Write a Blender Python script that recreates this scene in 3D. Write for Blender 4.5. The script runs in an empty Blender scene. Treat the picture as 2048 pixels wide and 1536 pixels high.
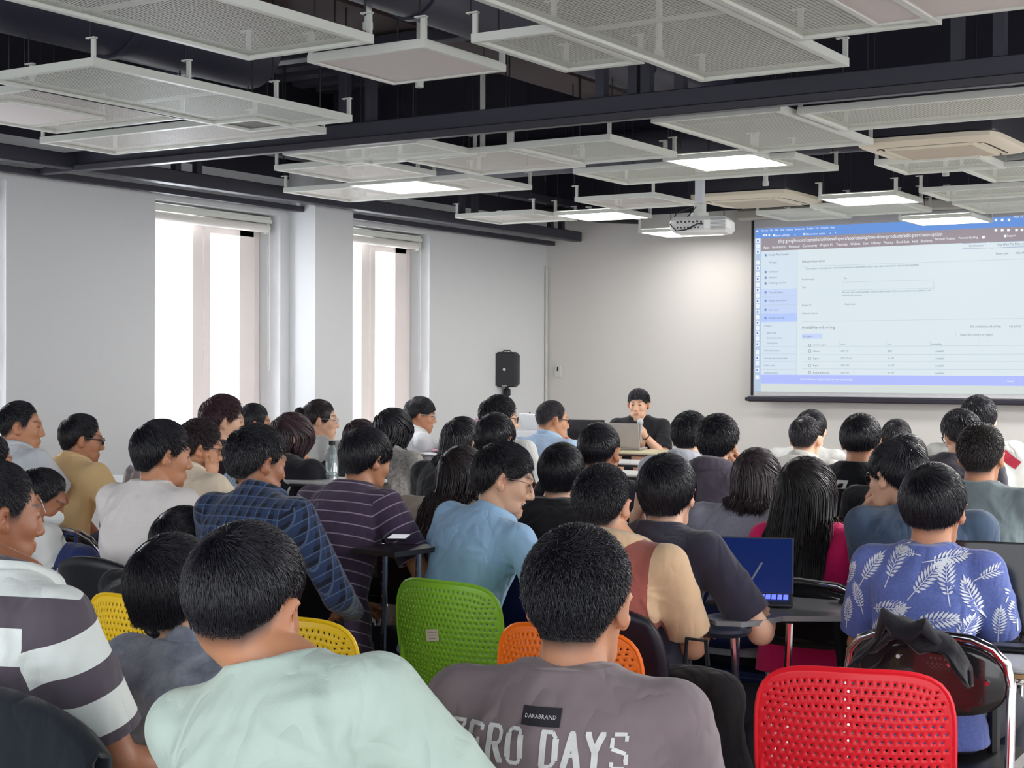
import bpy, math, random
import numpy as np
from mathutils import Vector, Matrix, Euler
from mathutils.bvhtree import BVHTree
SC = bpy.context.scene
COL = SC.collection
PI = math.pi
# ---------------------------------------------------------------- camera, world, light, exposure
FPX = 3130.0; YAW = math.radians(32.41); PITCH = math.radians(-0.5); ROLL = math.radians(0.2); CAMH = 1.55
def cam_axes():
    f = np.array([-math.sin(YAW)*math.cos(PITCH), math.cos(YAW)*math.cos(PITCH), math.sin(PITCH)])
    r = np.array([math.cos(YAW), math.sin(YAW), 0.0]); u = np.cross(r, f)
    return r*math.cos(ROLL)+u*math.sin(ROLL), -r*math.sin(ROLL)+u*math.cos(ROLL), f
RT, UP, FW = cam_axes(); CAM = np.array([0, 0, CAMH])
def ray(x, y): return FW+RT*(x-1024)/FPX-UP*(y-768)/FPX
def at(x, y, d): return CAM+ray(x, y)*d
def atz(x, y, z): r = ray(x, y); return CAM+r*(z-CAMH)/r[2]
def aty(x, y, Y): r = ray(x, y); return CAM+r*Y/r[1]
def atx(x, y, X): r = ray(x, y); return CAM+r*X/r[0]
cd = bpy.data.cameras.new('camera'); cam = bpy.data.objects.new('camera', cd); COL.objects.link(cam)
cd.sensor_width = 36; cd.lens = FPX/2048*36; cd.clip_start = 0.05; cd.clip_end = 200
m = Matrix(((RT[0], UP[0], -FW[0]), (RT[1], UP[1], -FW[1]), (RT[2], UP[2], -FW[2]))).to_4x4()
m.translation = Vector(CAM); cam.matrix_world = m; SC.camera = cam
SC.view_settings.view_transform = 'Standard'; SC.view_settings.look = 'None'
SC.view_settings.gamma = 1; SC.view_settings.exposure = 0.58; SC.view_settings.use_curve_mapping = False
W = bpy.data.worlds.new('daylight'); SC.world = W; W.use_nodes = True
bg = W.node_tree.nodes['Background']; bg.inputs[0].default_value = (0.93, 0.96, 1.0, 1); bg.inputs[1].default_value = 1.75
def area(name, loc, rot, sx, sy, power, col=(1, 1, 1)):
    l = bpy.data.lights.new(name, 'AREA'); l.shape = 'RECTANGLE'; l.size = sx; l.size_y = sy; l.energy = power; l.color = col
    o = bpy.data.objects.new(name, l); COL.objects.link(o); o.location = loc; o.rotation_euler = rot; return o
# daylight entering through the three left-hand windows, and fill lights added out of view on the right to brighten the middle rows
for i, y in enumerate((5.89, 8.43, 10.41)): area('window_daylight_%d' % (i+1), (-8.55, y, 1.9), (0, math.radians(-90), 0), 2.2, 1.3, 60, (.93, .96, 1.0))
for i, (x, y) in enumerate(((-1.0, 8.4), (-.7, 11.2), (1.3, 5.2), (1.5, 8.4), (1.5, 11.2), (3.8, 8.0))): area('added_fill_light_%d' % (i+1), (x, y, 2.74), (0, 0, 0), .56, .56, 85, (1, .985, .96))
# ---------------------------------------------------------------- object helpers
def tag(o, label=None, cat=None, group=None, kind=None):
    if label: o['label'] = label
    if cat: o['category'] = cat
    if group: o['group'] = group
    if kind: o['kind'] = kind
    return o
def empty(name, loc=(0, 0, 0), rz=0, label=None, cat=None, group=None):
    o = bpy.data.objects.new(name, None); COL.objects.link(o); o.location = loc; o.rotation_euler = (0, 0, rz)
    o.empty_display_size = 0.1
    return tag(o, label, cat, group)
def mk(name, V, F, mat, parent=None, smooth=False, loc=None, rot=None):
    me = bpy.data.meshes.new(name)
    V = np.asarray(V, dtype=np.float32).reshape(-1, 3)
    if isinstance(F, np.ndarray):
        n, k = F.shape
        me.vertices.add(len(V)); me.vertices.foreach_set('co', V.ravel())
        me.loops.add(n*k); me.loops.foreach_set('vertex_index', F.astype(np.int32).ravel())
        me.polygons.add(n); me.polygons.foreach_set('loop_start', np.arange(0, n*k, k, dtype=np.int32))
        me.update(calc_edges=True)
    else:
        me.from_pydata(V.tolist(), [], F)
    if smooth and len(me.polygons): me.polygons.foreach_set('use_smooth', np.ones(len(me.polygons), dtype=bool))
    me.update()
    for mm in (mat if isinstance(mat, (list, tuple)) else [mat]): me.materials.append(mm)
    o = bpy.data.objects.new(name, me); COL.objects.link(o)
    if parent: o.parent = parent
    if loc is not None: o.location = loc
    if rot is not None: o.rotation_euler = rot
    return o
class MB:
    def __init__(s): s.v = []; s.f = []
    def add(s, v, f):
        b = len(s.v); s.v += [tuple(map(float, q)) for q in v]; s.f += [tuple(i+b for i in q) for q in f]; return s
    def box(s, c, d, R=None, bev=0):
        hx, hy, hz = d[0]/2, d[1]/2, d[2]/2
        if bev:
            b = min(bev, hx*.9, hy*.9, hz*.9); vs = []
            prof = [(hx, hy)]
            ring = []
            for sx, sy in ((1, 1), (-1, 1), (-1, -1), (1, -1)):
                a0 = {(1, 1): 0, (-1, 1): PI/2, (-1, -1): PI, (1, -1): 1.5*PI}[(sx, sy)]
                for k in range(3):
                    a = a0+k*PI/4; ring.append((sx*(hx-b), sy*(hy-b), math.cos(a), math.sin(a)))
            lv = [(-hz, 0), (-hz+b, b), (hz-b, b), (hz, 0)]
            for z, e in lv: vs += [(x+ca*e, y+sa*e, z) for x, y, ca, sa in ring]
            n = len(ring); fs = []
            for l in range(3):
                for i in range(n): j = (i+1) % n; fs.append((l*n+i, l*n+j, (l+1)*n+j, (l+1)*n+i))
            fs.append(tuple(range(n))[::-1]); fs.append(tuple(range(3*n, 4*n)))
        else:
            vs = [(x, y, z) for z in (-hz, hz) for y in (-hy, hy) for x in (-hx, hx)]
            fs = [(0, 2, 3, 1), (4, 5, 7, 6), (0, 1, 5, 4), (2, 6, 7, 3), (0, 4, 6, 2), (1, 3, 7, 5)]
        if R is not None: vs = [tuple(R @ Vector(q)) for q in vs]
        return s.add([(q[0]+c[0], q[1]+c[1], q[2]+c[2]) for q in vs], fs)
    def tube(s, path, r, n=8, closed=False, flat=1.0, cap=True):
        P = [Vector(p) for p in path]; m = len(P); rs = r if isinstance(r, (list, tuple)) else [r]*m
        T = []
        for i in range(m):
            a = P[(i-1) % m] if (closed or i > 0) else P[i]; b = P[(i+1) % m] if (closed or i < m-1) else P[i]
            t = (b-a); T.append(t.normalized() if t.length > 1e-9 else Vector((0, 0, 1)))
        nrm = T[0].orthogonal().normalized()
        if abs(T[0].z) < .9: nrm = (Vector((0, 0, 1))-T[0]*T[0].z).normalized()
        vs = []
        for i in range(m):
            nrm = (nrm-T[i]*nrm.dot(T[i])).normalized(); bn = T[i].cross(nrm)
            for k in range(n):
                a = 2*PI*k/n; q = P[i]+nrm*(math.cos(a)*rs[i])+bn*(math.sin(a)*rs[i]*flat); vs.append(tuple(q))
        fs = []
        for i in range(m if closed else m-1):
            j = (i+1) % m
            for k in range(n): l = (k+1) % n; fs.append((i*n+k, i*n+l, j*n+l, j*n+k))
        if not closed and cap: fs.append(tuple(range(n))[::-1]); fs.append(tuple(range((m-1)*n, m*n)))
        return s.add(vs, fs)
    def cyl(s, a, b, r, n=16, r2=None): return s.tube([a, b], [r, r if r2 is None else r2], n)
    def lathe(s, prof, c=(0, 0, 0), n=20, R=None):
        vs = []
        for r, z in prof:
            for k in range(n):
                q = Vector((r*math.cos(2*PI*k/n), r*math.sin(2*PI*k/n), z))
                if R is not None: q = R @ q
                vs.append((q.x+c[0], q.y+c[1], q.z+c[2]))
        fs = [(i*n+k, i*n+(k+1) % n, (i+1)*n+(k+1) % n, (i+1)*n+k) for i in range(len(prof)-1) for k in range(n)]
        fs.append(tuple(range(n))[::-1]); fs.append(tuple(range((len(prof)-1)*n, len(prof)*n)))
        return s.add(vs, fs)
    def prism(s, poly, z0, z1, xf=None):
        n = len(poly); vs = [(x, y, z0) for x, y in poly]+[(x, y, z1) for x, y in poly]
        if xf: vs = [xf(*q) for q in vs]
        fs = [tuple(range(n))[::-1], tuple(range(n, 2*n))]+[(i, (i+1) % n, n+(i+1) % n, n+i) for i in range(n)]
        return s.add(vs, fs)
    def build(s, name, mat, parent=None, smooth=False, loc=None, rot=None):
        o = mk(name, s.v, s.f, mat, parent, False, loc, rot)
        if smooth: auto_smooth(o.data)
        return o
def auto_smooth(me, ang=math.radians(40)):
    me.polygons.foreach_set('use_smooth', np.ones(len(me.polygons), dtype=bool))
    try: me.set_sharp_from_angle(angle=ang)
    except Exception: pass
def copy_tree(o, parent=None):
    c = o.copy(); COL.objects.link(c); c.parent = parent
    for ch in list(o.children): copy_tree(ch, c)
    return c
# ---------------------------------------------------------------- materials
MATS = {}
def lin(c):
    return tuple(((v/255)/12.92 if v/255 <= .04045 else (((v/255)+.055)/1.055)**2.4) for v in c)
def mat(name, rgb, rough=.5, metal=0, spec=.5, coat=0, emis=0, alpha=1, trans=0, bump=0, bscale=200, var=0, vscale=3):
    if name in MATS: return MATS[name]
    M = bpy.data.materials.new(name); M.use_nodes = True; nt = M.node_tree; b = nt.nodes['Principled BSDF']
    c = lin(rgb) if max(rgb) > 1 else rgb
    b.inputs['Base Color'].default_value = (*c, 1); b.inputs['Roughness'].default_value = rough; b.inputs['Metallic'].default_value = metal
    b.inputs['Specular IOR Level'].default_value = spec; b.inputs['Coat Weight'].default_value = coat
    b.inputs['Transmission Weight'].default_value = trans; b.inputs['Alpha'].default_value = alpha
    if emis: b.inputs['Emission Color'].default_value = (*c, 1); b.inputs['Emission Strength'].default_value = emis
    tc = None
    if bump or var: tc = nt.nodes.new('ShaderNodeTexCoord')
    if bump:
        n = nt.nodes.new('ShaderNodeTexNoise'); n.inputs['Scale'].default_value = bscale; n.inputs['Detail'].default_value = 3
        bp = nt.nodes.new('ShaderNodeBump'); bp.inputs['Strength'].default_value = bump; bp.inputs['Distance'].default_value = .01
        nt.links.new(tc.outputs['Object'], n.inputs['Vector']); nt.links.new(n.outputs['Fac'], bp.inputs['Height']); nt.links.new(bp.outputs[0], b.inputs['Normal'])
    if var:
        n = nt.nodes.new('ShaderNodeTexNoise'); n.inputs['Scale'].default_value = vscale; n.inputs['Detail'].default_value = 4
        r = nt.nodes.new('ShaderNodeMix'); r.data_type = 'RGBA'
        r.inputs[6].default_value = (*[min(1, q*(1+var)) for q in c], 1); r.inputs[7].default_value = (*[q*(1-var) for q in c], 1)
        nt.links.new(tc.outputs['Object'], n.inputs['Vector']); nt.links.new(n.outputs['Fac'], r.inputs[0]); nt.links.new(r.outputs[2], b.inputs['Base Color'])
    MATS[name] = M; return M
# ---------------------------------------------------------------- signed-distance modelling: organic shapes are blended, then skinned with surface nets
class Grid:
    def __init__(s, lo, hi, res):
        s.lo = np.array(lo, dtype=np.float32); s.res = res
        s.n = np.ceil((np.array(hi)-s.lo)/res).astype(int)+1
        s.D = np.full(tuple(s.n), .25, dtype=np.float32)
    def block(s, lo, hi):
        a = np.clip(np.floor((np.array(lo)-s.lo)/s.res).astype(int), 0, s.n); b = np.clip(np.ceil((np.array(hi)-s.lo)/s.res).astype(int)+1, 0, s.n)
        if np.any(b <= a): return None
        ax = [s.lo[i]+s.res*np.arange(a[i], b[i], dtype=np.float32) for i in range(3)]
        return (slice(a[0], b[0]), slice(a[1], b[1]), slice(a[2], b[2])), ax[0][:, None, None], ax[1][None, :, None], ax[2][None, None, :]
    def put(s, fn, lo, hi, k=.01, op='u'):
        m = k+3*s.res; q = s.block(np.array(lo)-m, np.array(hi)+m)
        if q is None: return
        sl, x, y, z = q; d = fn(x, y, z); D = s.D[sl]
        if op == 'u':
            if k > 0: h = np.maximum(k-np.abs(D-d), 0)/k; s.D[sl] = np.minimum(D, d)-h*h*k*.25
            else: s.D[sl] = np.minimum(D, d)
        else:
            if k > 0: h = np.maximum(k-np.abs(D+d), 0)/k; s.D[sl] = np.maximum(D, -d)+h*h*k*.25
            else: s.D[sl] = np.maximum(D, -d)
    def cap(s, a, b, ra, rb=None, k=.01, op='u'):
        a = np.array(a, dtype=np.float32); b = np.array(b, dtype=np.float32); rb = ra if rb is None else rb
        ba = b-a; L = max(float(ba@ba), 1e-9)
        def fn(x, y, z):
            px, py, pz = x-a[0], y-a[1], z-a[2]
            h = np.clip((px*ba[0]+py*ba[1]+pz*ba[2])/L, 0, 1)
            return np.sqrt((px-ba[0]*h)**2+(py-ba[1]*h)**2+(pz-ba[2]*h)**2)-(ra+(rb-ra)*h)
        r = max(ra, rb); s.put(fn, np.minimum(a, b)-r, np.maximum(a, b)+r, k, op)
    def ell(s, c, r, R=None, k=.01, op='u'):
        c = np.array(c, dtype=np.float32); r = np.array(r, dtype=np.float32)
        def fn(x, y, z):
            px, py, pz = x-c[0], y-c[1], z-c[2]
            if R is not None:
                M = np.array(R.transposed()) if not isinstance(R, np.ndarray) else R.T
                px, py, pz = (M[0, 0]*px+M[0, 1]*py+M[0, 2]*pz, M[1, 0]*px+M[1, 1]*py+M[1, 2]*pz, M[2, 0]*px+M[2, 1]*py+M[2, 2]*pz)
            k0 = np.sqrt((px/r[0])**2+(py/r[1])**2+(pz/r[2])**2); k1 = np.sqrt((px/r[0]**2)**2+(py/r[1]**2)**2+(pz/r[2]**2)**2)
            return k0*(k0-1)/np.maximum(k1, 1e-6)
        m = float(r.max()); s.put(fn, c-m, c+m, k, op)
    def plane(s, p, n):
        "keep only the side where (x-p).n < 0"
        sl, x, y, z = s.block(s.lo, s.lo+s.res*s.n); d = (x-p[0])*n[0]+(y-p[1])*n[1]+(z-p[2])*n[2]
        s.D = np.maximum(s.D, d.astype(np.float32))
    def sample(s, P):
        q = (np.asarray(P)-s.lo)/s.res; q = np.clip(q, 0, s.n-1.001); i = q.astype(int); f = q-i; D = s.D; o = 0
        for a in (0, 1):
            for b in (0, 1):
                for c in (0, 1):
                    w = (f[:, 0] if a else 1-f[:, 0])*(f[:, 1] if b else 1-f[:, 1])*(f[:, 2] if c else 1-f[:, 2])
                    o = o+w*D[i[:, 0]+a, i[:, 1]+b, i[:, 2]+c]
        return o
    def grad(s, P):
        e = s.res; P = np.asarray(P)
        g = np.stack([s.sample(P+np.eye(3)[i]*e)-s.sample(P-np.eye(3)[i]*e) for i in range(3)], 1)
        return g/np.maximum(np.linalg.norm(g, axis=1, keepdims=True), 1e-9)
    def mesh(s):
        D = s.D; D[0], D[-1] = .1, .1; D[:, 0], D[:, -1] = .1, .1; D[:, :, 0], D[:, :, -1] = .1, .1
        S = D < 0; c = S.astype(np.uint8)
        tot = sum(c[a:c.shape[0]-1+a, b:c.shape[1]-1+b, d:c.shape[2]-1+d] for a in (0, 1) for b in (0, 1) for d in (0, 1))
        I = np.argwhere((tot > 0) & (tot < 8)); idx = np.full(tot.shape, -1, dtype=np.int32); idx[I[:, 0], I[:, 1], I[:, 2]] = np.arange(len(I))
        cn = [(a, b, d) for a in (0, 1) for b in (0, 1) for d in (0, 1)]; val = {q: D[I[:, 0]+q[0], I[:, 1]+q[1], I[:, 2]+q[2]] for q in cn}
        acc = np.zeros((len(I), 3), dtype=np.float32); cnt = np.zeros(len(I), dtype=np.float32)
        for q in cn:
            for ax in range(3):
                if q[ax]: continue
                q2 = list(q); q2[ax] = 1; q2 = tuple(q2); a, b = val[q], val[q2]; m = (a < 0) != (b < 0)
                t = np.where(m, a/np.where(m, a-b, 1), 0); p = np.tile(np.array(q, dtype=np.float32), (len(I), 1)); p[:, ax] += t
                acc += p*m[:, None]; cnt += m
        V = s.lo+s.res*(I+acc/np.maximum(cnt, 1)[:, None])
        F = []
        for ax in range(3):
            a = [slice(1, -1)]*3; a[ax] = slice(0, -1); b = list(a); b[ax] = slice(1, None)
            A = S[tuple(a)]; B = S[tuple(b)]; o = np.argwhere(A != B)
            if not len(o): continue
            sg = A[o[:, 0], o[:, 1], o[:, 2]]
            g = o.copy(); 
            for j in range(3):
                if j != ax: g[:, j] += 1
            u, v = (ax+1) % 3, (ax+2) % 3; quad = []
            for du, dv in ((-1, -1), (0, -1), (0, 0), (-1, 0)):
                h = g.copy(); h[:, u] += du; h[:, v] += dv; quad.append(idx[h[:, 0], h[:, 1], h[:, 2]])
            Q = np.stack(quad, 1); Q[~sg] = Q[~sg][:, ::-1]; F.append(Q)
        F = np.concatenate(F) if F else np.zeros((0, 4), int)
        return V, F[(F >= 0).all(1)]
def attr(o, name, data, kind='FLOAT_COLOR'):
    me = o.data; a = me.attributes.new(name, kind, 'POINT')
    a.data.foreach_set({'FLOAT_COLOR': 'color', 'FLOAT_VECTOR': 'vector', 'FLOAT': 'value'}[kind], np.asarray(data, dtype=np.float32).ravel())
def sstep(a, b, x): t = np.clip((x-a)/(b-a), 0, 1); return t*t*(3-2*t)
# ---------------------------------------------------------------- people
def skin_mat():
    if 'skin' in MATS: return MATS['skin']
    M = bpy.data.materials.new('skin'); M.use_nodes = True; nt = M.node_tree; b = nt.nodes['Principled BSDF']
    a = nt.nodes.new('ShaderNodeAttribute'); a.attribute_name = 'tint'; nt.links.new(a.outputs['Color'], b.inputs['Base Color'])
    b.inputs['Roughness'].default_value = .48; b.inputs['Subsurface Weight'].default_value = .12; b.inputs['Subsurface Radius'].default_value = (.02, .006, .003)
    b.inputs['Subsurface Scale'].default_value = .5
    tc = nt.nodes.new('ShaderNodeTexCoord'); n = nt.nodes.new('ShaderNodeTexNoise'); n.inputs['Scale'].default_value = 260
    bp = nt.nodes.new('ShaderNodeBump'); bp.inputs['Strength'].default_value = .12; bp.inputs['Distance'].default_value = .004
    nt.links.new(tc.outputs['Object'], n.inputs['Vector']); nt.links.new(n.outputs['Fac'], bp.inputs['Height']); nt.links.new(bp.outputs[0], b.inputs['Normal'])
    MATS['skin'] = M; return M
def hair_mat(c):
    k = 'hair_%d_%d_%d' % c
    if k in MATS: return MATS[k]
    M = mat(k, c, .34, spec=.5); nt = M.node_tree; b = nt.nodes['Principled BSDF']
    a = nt.nodes.new('ShaderNodeAttribute'); a.attribute_name = 'strand'; r = nt.nodes.new('ShaderNodeMix'); r.data_type = 'RGBA'
    l = lin(c); r.inputs[6].default_value = (*[q*.6 for q in l], 1); r.inputs[7].default_value = (*[min(1, q*1.7+.003) for q in l], 1)
    nt.links.new(a.outputs['Fac'], r.inputs[0]); nt.links.new(r.outputs[2], b.inputs['Base Color']); return M
def cloth(name, rgb, pat=None, rough=.85, sheen=.2, bump=.35, rgb2=None, rgb3=None, scale=1.0):
    if name in MATS: return MATS[name]
    M = bpy.data.materials.new(name); M.use_nodes = True; nt = M.node_tree; N = nt.nodes; L = nt.links; b = N['Principled BSDF']
    c = lin(rgb); b.inputs['Base Color'].default_value = (*c, 1); b.inputs['Roughness'].default_value = rough; b.inputs['Sheen Weight'].default_value = sheen
    b.inputs['Specular IOR Level'].default_value = .25
    def mth(op, a, v=None, v2=None):
        n = N.new('ShaderNodeMath'); n.operation = op
        for i, q in enumerate((a, v, v2)):
            if q is None: continue
            if isinstance(q, (int, float)): n.inputs[i].default_value = q
            else: L.new(q, n.inputs[i])
        return n.outputs[0]
    tc = N.new('ShaderNodeTexCoord'); mp = N.new('ShaderNodeMapping'); mp.inputs['Scale'].default_value = (1, 1, .45); L.new(tc.outputs['Object'], mp.inputs[0])
    n1 = N.new('ShaderNodeTexNoise'); n1.inputs['Scale'].default_value = 11; n1.inputs['Detail'].default_value = 2; n1.inputs['Distortion'].default_value = .3; L.new(mp.outputs[0], n1.inputs['Vector'])
    n2 = N.new('ShaderNodeTexNoise'); n2.inputs['Scale'].default_value = 450; L.new(tc.outputs['Object'], n2.inputs['Vector'])
    b1 = N.new('ShaderNodeBump'); b1.inputs['Strength'].default_value = bump; b1.inputs['Distance'].default_value = .06; L.new(mth('ABSOLUTE', mth('SUBTRACT', n1.outputs['Fac'], .5)), b1.inputs['Height'])
    b2 = N.new('ShaderNodeBump'); b2.inputs['Strength'].default_value = .25; b2.inputs['Distance'].default_value = .002; L.new(n2.outputs['Fac'], b2.inputs['Height']); L.new(b1.outputs[0], b2.inputs['Normal']); L.new(b2.outputs[0], b.inputs['Normal'])
    at_ = N.new('ShaderNodeAttribute'); at_.attribute_name = 'suv'; sp = N.new('ShaderNodeSeparateXYZ'); L.new(at_.outputs['Vector'], sp.inputs[0])
    def mix(f, a, bb):
        n = N.new('ShaderNodeMix'); n.data_type = 'RGBA'; L.new(f, n.inputs[0])
        for i, q in ((6, a), (7, bb)):
            if isinstance(q, tuple): n.inputs[i].default_value = (*q, 1)
            else: L.new(q, n.inputs[i])
        return n.outputs[2]
    def band(x, per, w, off=0.0): return mth('LESS_THAN', mth('FRACT', mth('MULTIPLY_ADD', x, 1/per, off)), w)
    a2 = N.new('ShaderNodeAttribute'); a2.attribute_name = 'slv'; s2 = N.new('ShaderNodeSeparateXYZ'); L.new(a2.outputs['Vector'], s2.inputs[0])
    on = mth('GREATER_THAN', s2.outputs[2], .00001)
    def pick(x, y): return mth('ADD', mth('MULTIPLY', x, mth('SUBTRACT', 1.0, on)), mth('MULTIPLY', y, on))
    U, V = pick(sp.outputs[0], s2.outputs[0]), pick(sp.outputs[1], s2.outputs[1])
    if pat == 'thin':      # thin pale horizontal stripes
        f = band(V, .042*scale, .11); col = mix(f, c, lin(rgb2))
    elif pat == 'wide': f = band(V, .148*scale, .46, .55); col = mix(f, c, lin(rgb2))
    elif pat == 'plaid':
        f1 = band(U, .036, .45); f2 = band(V, .036, .45); f3 = band(U, .036, .12, .55); f4 = band(V, .036, .12, .55)
        col = mix(mth('MULTIPLY', f1, .75), c, lin(rgb2)); col = mix(mth('MULTIPLY', f2, .5), col, lin(rgb2)); col = mix(mth('MULTIPLY', mth('MAXIMUM', f3, f4), .35), col, lin(rgb3))
    elif pat == 'vert': f = band(U, .016, .45); col = mix(f, c, lin(rgb2))
    elif pat in ('mottle', 'heather', 'wash'):
        n3 = N.new('ShaderNodeTexNoise'); n3.inputs['Scale'].default_value = {'mottle': 60, 'heather': 150, 'wash': 16}[pat]; n3.inputs['Detail'].default_value = 6; n3.inputs['Roughness'].default_value = .7
        L.new(tc.outputs['Object'], n3.inputs['Vector']); r = N.new('ShaderNodeMapRange'); r.inputs[1].default_value = .4; r.inputs[2].default_value = .65; L.new(n3.outputs['Fac'], r.inputs[0])
        col = mix(r.outputs[0], c, lin(rgb2))
    elif pat == 'yoke':    # second colour on the sleeve side panels
        f = mth('GREATER_THAN', mth('ABSOLUTE', sp.outputs[0]), .172); col = mix(f, c, lin(rgb2))
    else: col = None
    if col is not None: L.new(col, b.inputs['Base Color'])
    MATS[name] = M; return M

# head surface shared by skin, hair cap and strands (head frame: +Y is the face, origin between the ears)
def head_core(g, T=None, s=1.0, neck=True):
    "cranium, jaw and neck into grid g; T maps head space to grid space"
    def p(*q): v = Vector(q)*s; v = T @ v if T is not None else v; return tuple(v)
    R = T.to_3x3() if T is not None else None
    g.ell(p(0, -.014, .018), np.array((.0765, .097, .091))*s, R, .012)
    g.ell(p(0, -.045, .0), np.array((.066, .062, .07))*s, R, .03)
    g.ell(p(0, .034, -.035), np.array((.064, .058, .074))*s, R, .03)
    return p, R
HG = Grid((-.15, -.19, -.22), (.15, .16, .17), .005)
head_core(HG); HG.cap((0, -.02, -.05), (0, -.05, -.20), .056, .060, .03)
def hairline(az, nape, ear, side, front):
    xs = np.radians([0, 40, 66, 84, 98, 108, 120, 132, 150, 180]); ys = [nape, nape+.007, nape+.040, ear, ear+.004, side, side+.005, front-.03, front-.003, front]
    return np.interp(az, xs, ys)
def rotz(a): return Matrix.Rotation(a, 3, 'Z')
HAIRCAP = {}
def hair_cap(st, thick, hl, res=.006):
    key = (thick, hl, res)
    if key in HAIRCAP: return HAIRCAP[key]
    g = Grid((-.15, -.19, -.17), (.15, .16, .17), res)
    _, x, y, z = g.block(g.lo, g.lo+g.res*g.n)
    X, Y, Z = np.broadcast_arrays(x, y, z); P = np.stack([X.ravel(), Y.ravel(), Z.ravel()], 1)
    d = HG.sample(P).reshape(X.shape); az = np.abs(np.arctan2(X, -(Y+.01)))
    zl = hairline(az, *hl); t = sstep(0, .085, Z-zl)
    top = sstep(.0, .09, Z)
    off = -.012+t*(.012+thick[0]*(1-top)+thick[1]*top)-.06*sstep(.01, .04, zl-Z)
    g.D = (d-off).astype(np.float32); HAIRCAP[key] = g.mesh(); return HAIRCAP[key]
def strands(N, thick, hl, rng, length=(.03, .045), width=.0035, curl=.3, lift=.25, fwd=.6, seg=4, whorl=(-.010, -.075, .075), long=None, collide=None, fade=1.0, part=0):
    "N tapered locks growing from the scalp, following the head surface away from the whorl"
    M = N*3; q = rng.normal(size=(M, 3)); q /= np.linalg.norm(q, axis=1, keepdims=True)
    P = np.array((0, -.014, .018))+q*np.array((.08, .10, .095))
    for _ in range(4): P -= HG.grad(P)*HG.sample(P)[:, None]
    az = np.abs(np.arctan2(P[:, 0], -(P[:, 1]+.01))); zl = hairline(az, *hl); h = P[:, 2]-zl
    P = P[h > .006*rng.random(M)][:N]; n = len(P); az = np.abs(np.arctan2(P[:, 0], -(P[:, 1]+.01))); h = P[:, 2]-hairline(az, *hl)
    top = sstep(0, .09, P[:, 2]); body = sstep(-.005, .085, h)
    off = thick[0]*(1-top)+thick[1]*top
    L = rng.uniform(length[0], length[1], n)*(.14+.86*sstep(.0, .075, h) if long is None else 1)*np.where(P[:, 1] > .03, 1.15, 1)
    Wv = np.array(whorl); tipz = rng.normal(size=(n, 3))*.35*curl
    pts = [P.copy()]; p = P.copy()
    if long is not None: Lz = np.full(n, long['len'])*(1-.12*rng.random(n)); L = Lz
    step = L/seg
    for i in range(seg):
        g = HG.grad(p); d = p-Wv; d /= np.maximum(np.linalg.norm(d, axis=1, keepdims=True), 1e-4)
        if part: d = d+np.stack([np.sign(p[:, 0]-part)*1.2, np.zeros(n), np.zeros(n)], 1)*sstep(.02, .08, p[:, 2])[:, None]
        sw = np.cross(g, d); dist = np.linalg.norm(p-Wv, axis=1)
        d = d+sw*(.9*np.exp(-dist/.05))[:, None]+tipz*(.6+i/seg)
        d[:, 2] -= .7*(1-top); d[:, 1] += fwd*top*sstep(-.03, .05, p[:, 1])
        d -= g*(d*g).sum(1, keepdims=True); d /= np.maximum(np.linalg.norm(d, axis=1, keepdims=True), 1e-4)
        if long is not None:
            fall = sstep(.03, -.03, p[:, 2])[:, None]
            dn = np.zeros_like(d); dn[:, 2] = -1; dn[:, 0] = -p[:, 0]*long.get('gather', 1.5)+tipz[:, 0]*.15; dn[:, 1] = long.get('back', -.12)-np.maximum(p[:, 1], 0)*3+tipz[:, 1]*.1
            dn /= np.linalg.norm(dn, axis=1, keepdims=True); d = d*(1-fall)+dn*fall
        p = p+d*step[:, None]
        t = (i+1)/seg; tgt = off*body*(1-.05*lift)+lift*.010*t*body*rng.random(n)+.0018
        D = HG.sample(p); inh = (p[:, 2] > -.19) & (D < .12)
        if long is None: mv = (tgt-D)*np.where(inh, 1, 0)
        else: mv = np.where(inh, np.maximum(tgt-D, 0) if i > 1 else tgt-D, 0)
        p = p+HG.grad(p)*mv[:, None]
        if collide is not None: p = collide(p, .004+.016*rng.random(n))
        pts.append(p.copy())
    C = np.stack(pts, 1); C = np.concatenate([C[:, :1]-HG.grad(P)[:, None, :]*.002+0, C[:, 1:]], 1)
    C[:, 0] = P+HG.grad(P)*(off*body*.35)[:, None]
    m = seg+1; T = np.gradient(C, axis=1); T /= np.maximum(np.linalg.norm(T, axis=2, keepdims=True), 1e-9)
    ref = C-np.array((0, -.01, 0)); ref[..., 2] *= (0.0 if long is not None else 1.0); Nn = ref-T*(ref*T).sum(2, keepdims=True); Nn /= np.maximum(np.linalg.norm(Nn, axis=2, keepdims=True), 1e-9)
    B = np.cross(T, Nn); ang = rng.normal(size=(n, 1, 1))*.5; B2 = B*np.cos(ang)+Nn*np.sin(ang); N2 = Nn*np.cos(ang)-B*np.sin(ang)
    tp = np.array([.7]+[1.0]*(m-2)+[.12])[None, :, None] if m > 2 else 1; w = width*rng.uniform(.6, 1.3, (n, 1, 1))*tp
    V = np.stack([C-B2*w*.5, C+N2*w*.45, C+B2*w*.5], 2).reshape(-1, 3)
    base = (np.arange(n)[:, None, None]*m+np.arange(m-1)[None, :, None])*3; F = []
    for a, b_ in ((0, 1), (1, 2), (2, 0)): F.append(np.concatenate([base+a, base+b_, base+3+b_, base+3+a], 2).reshape(-1, 4))
    col = np.repeat(rng.random(n), m*3)
    return V, np.concatenate(F), col

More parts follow.
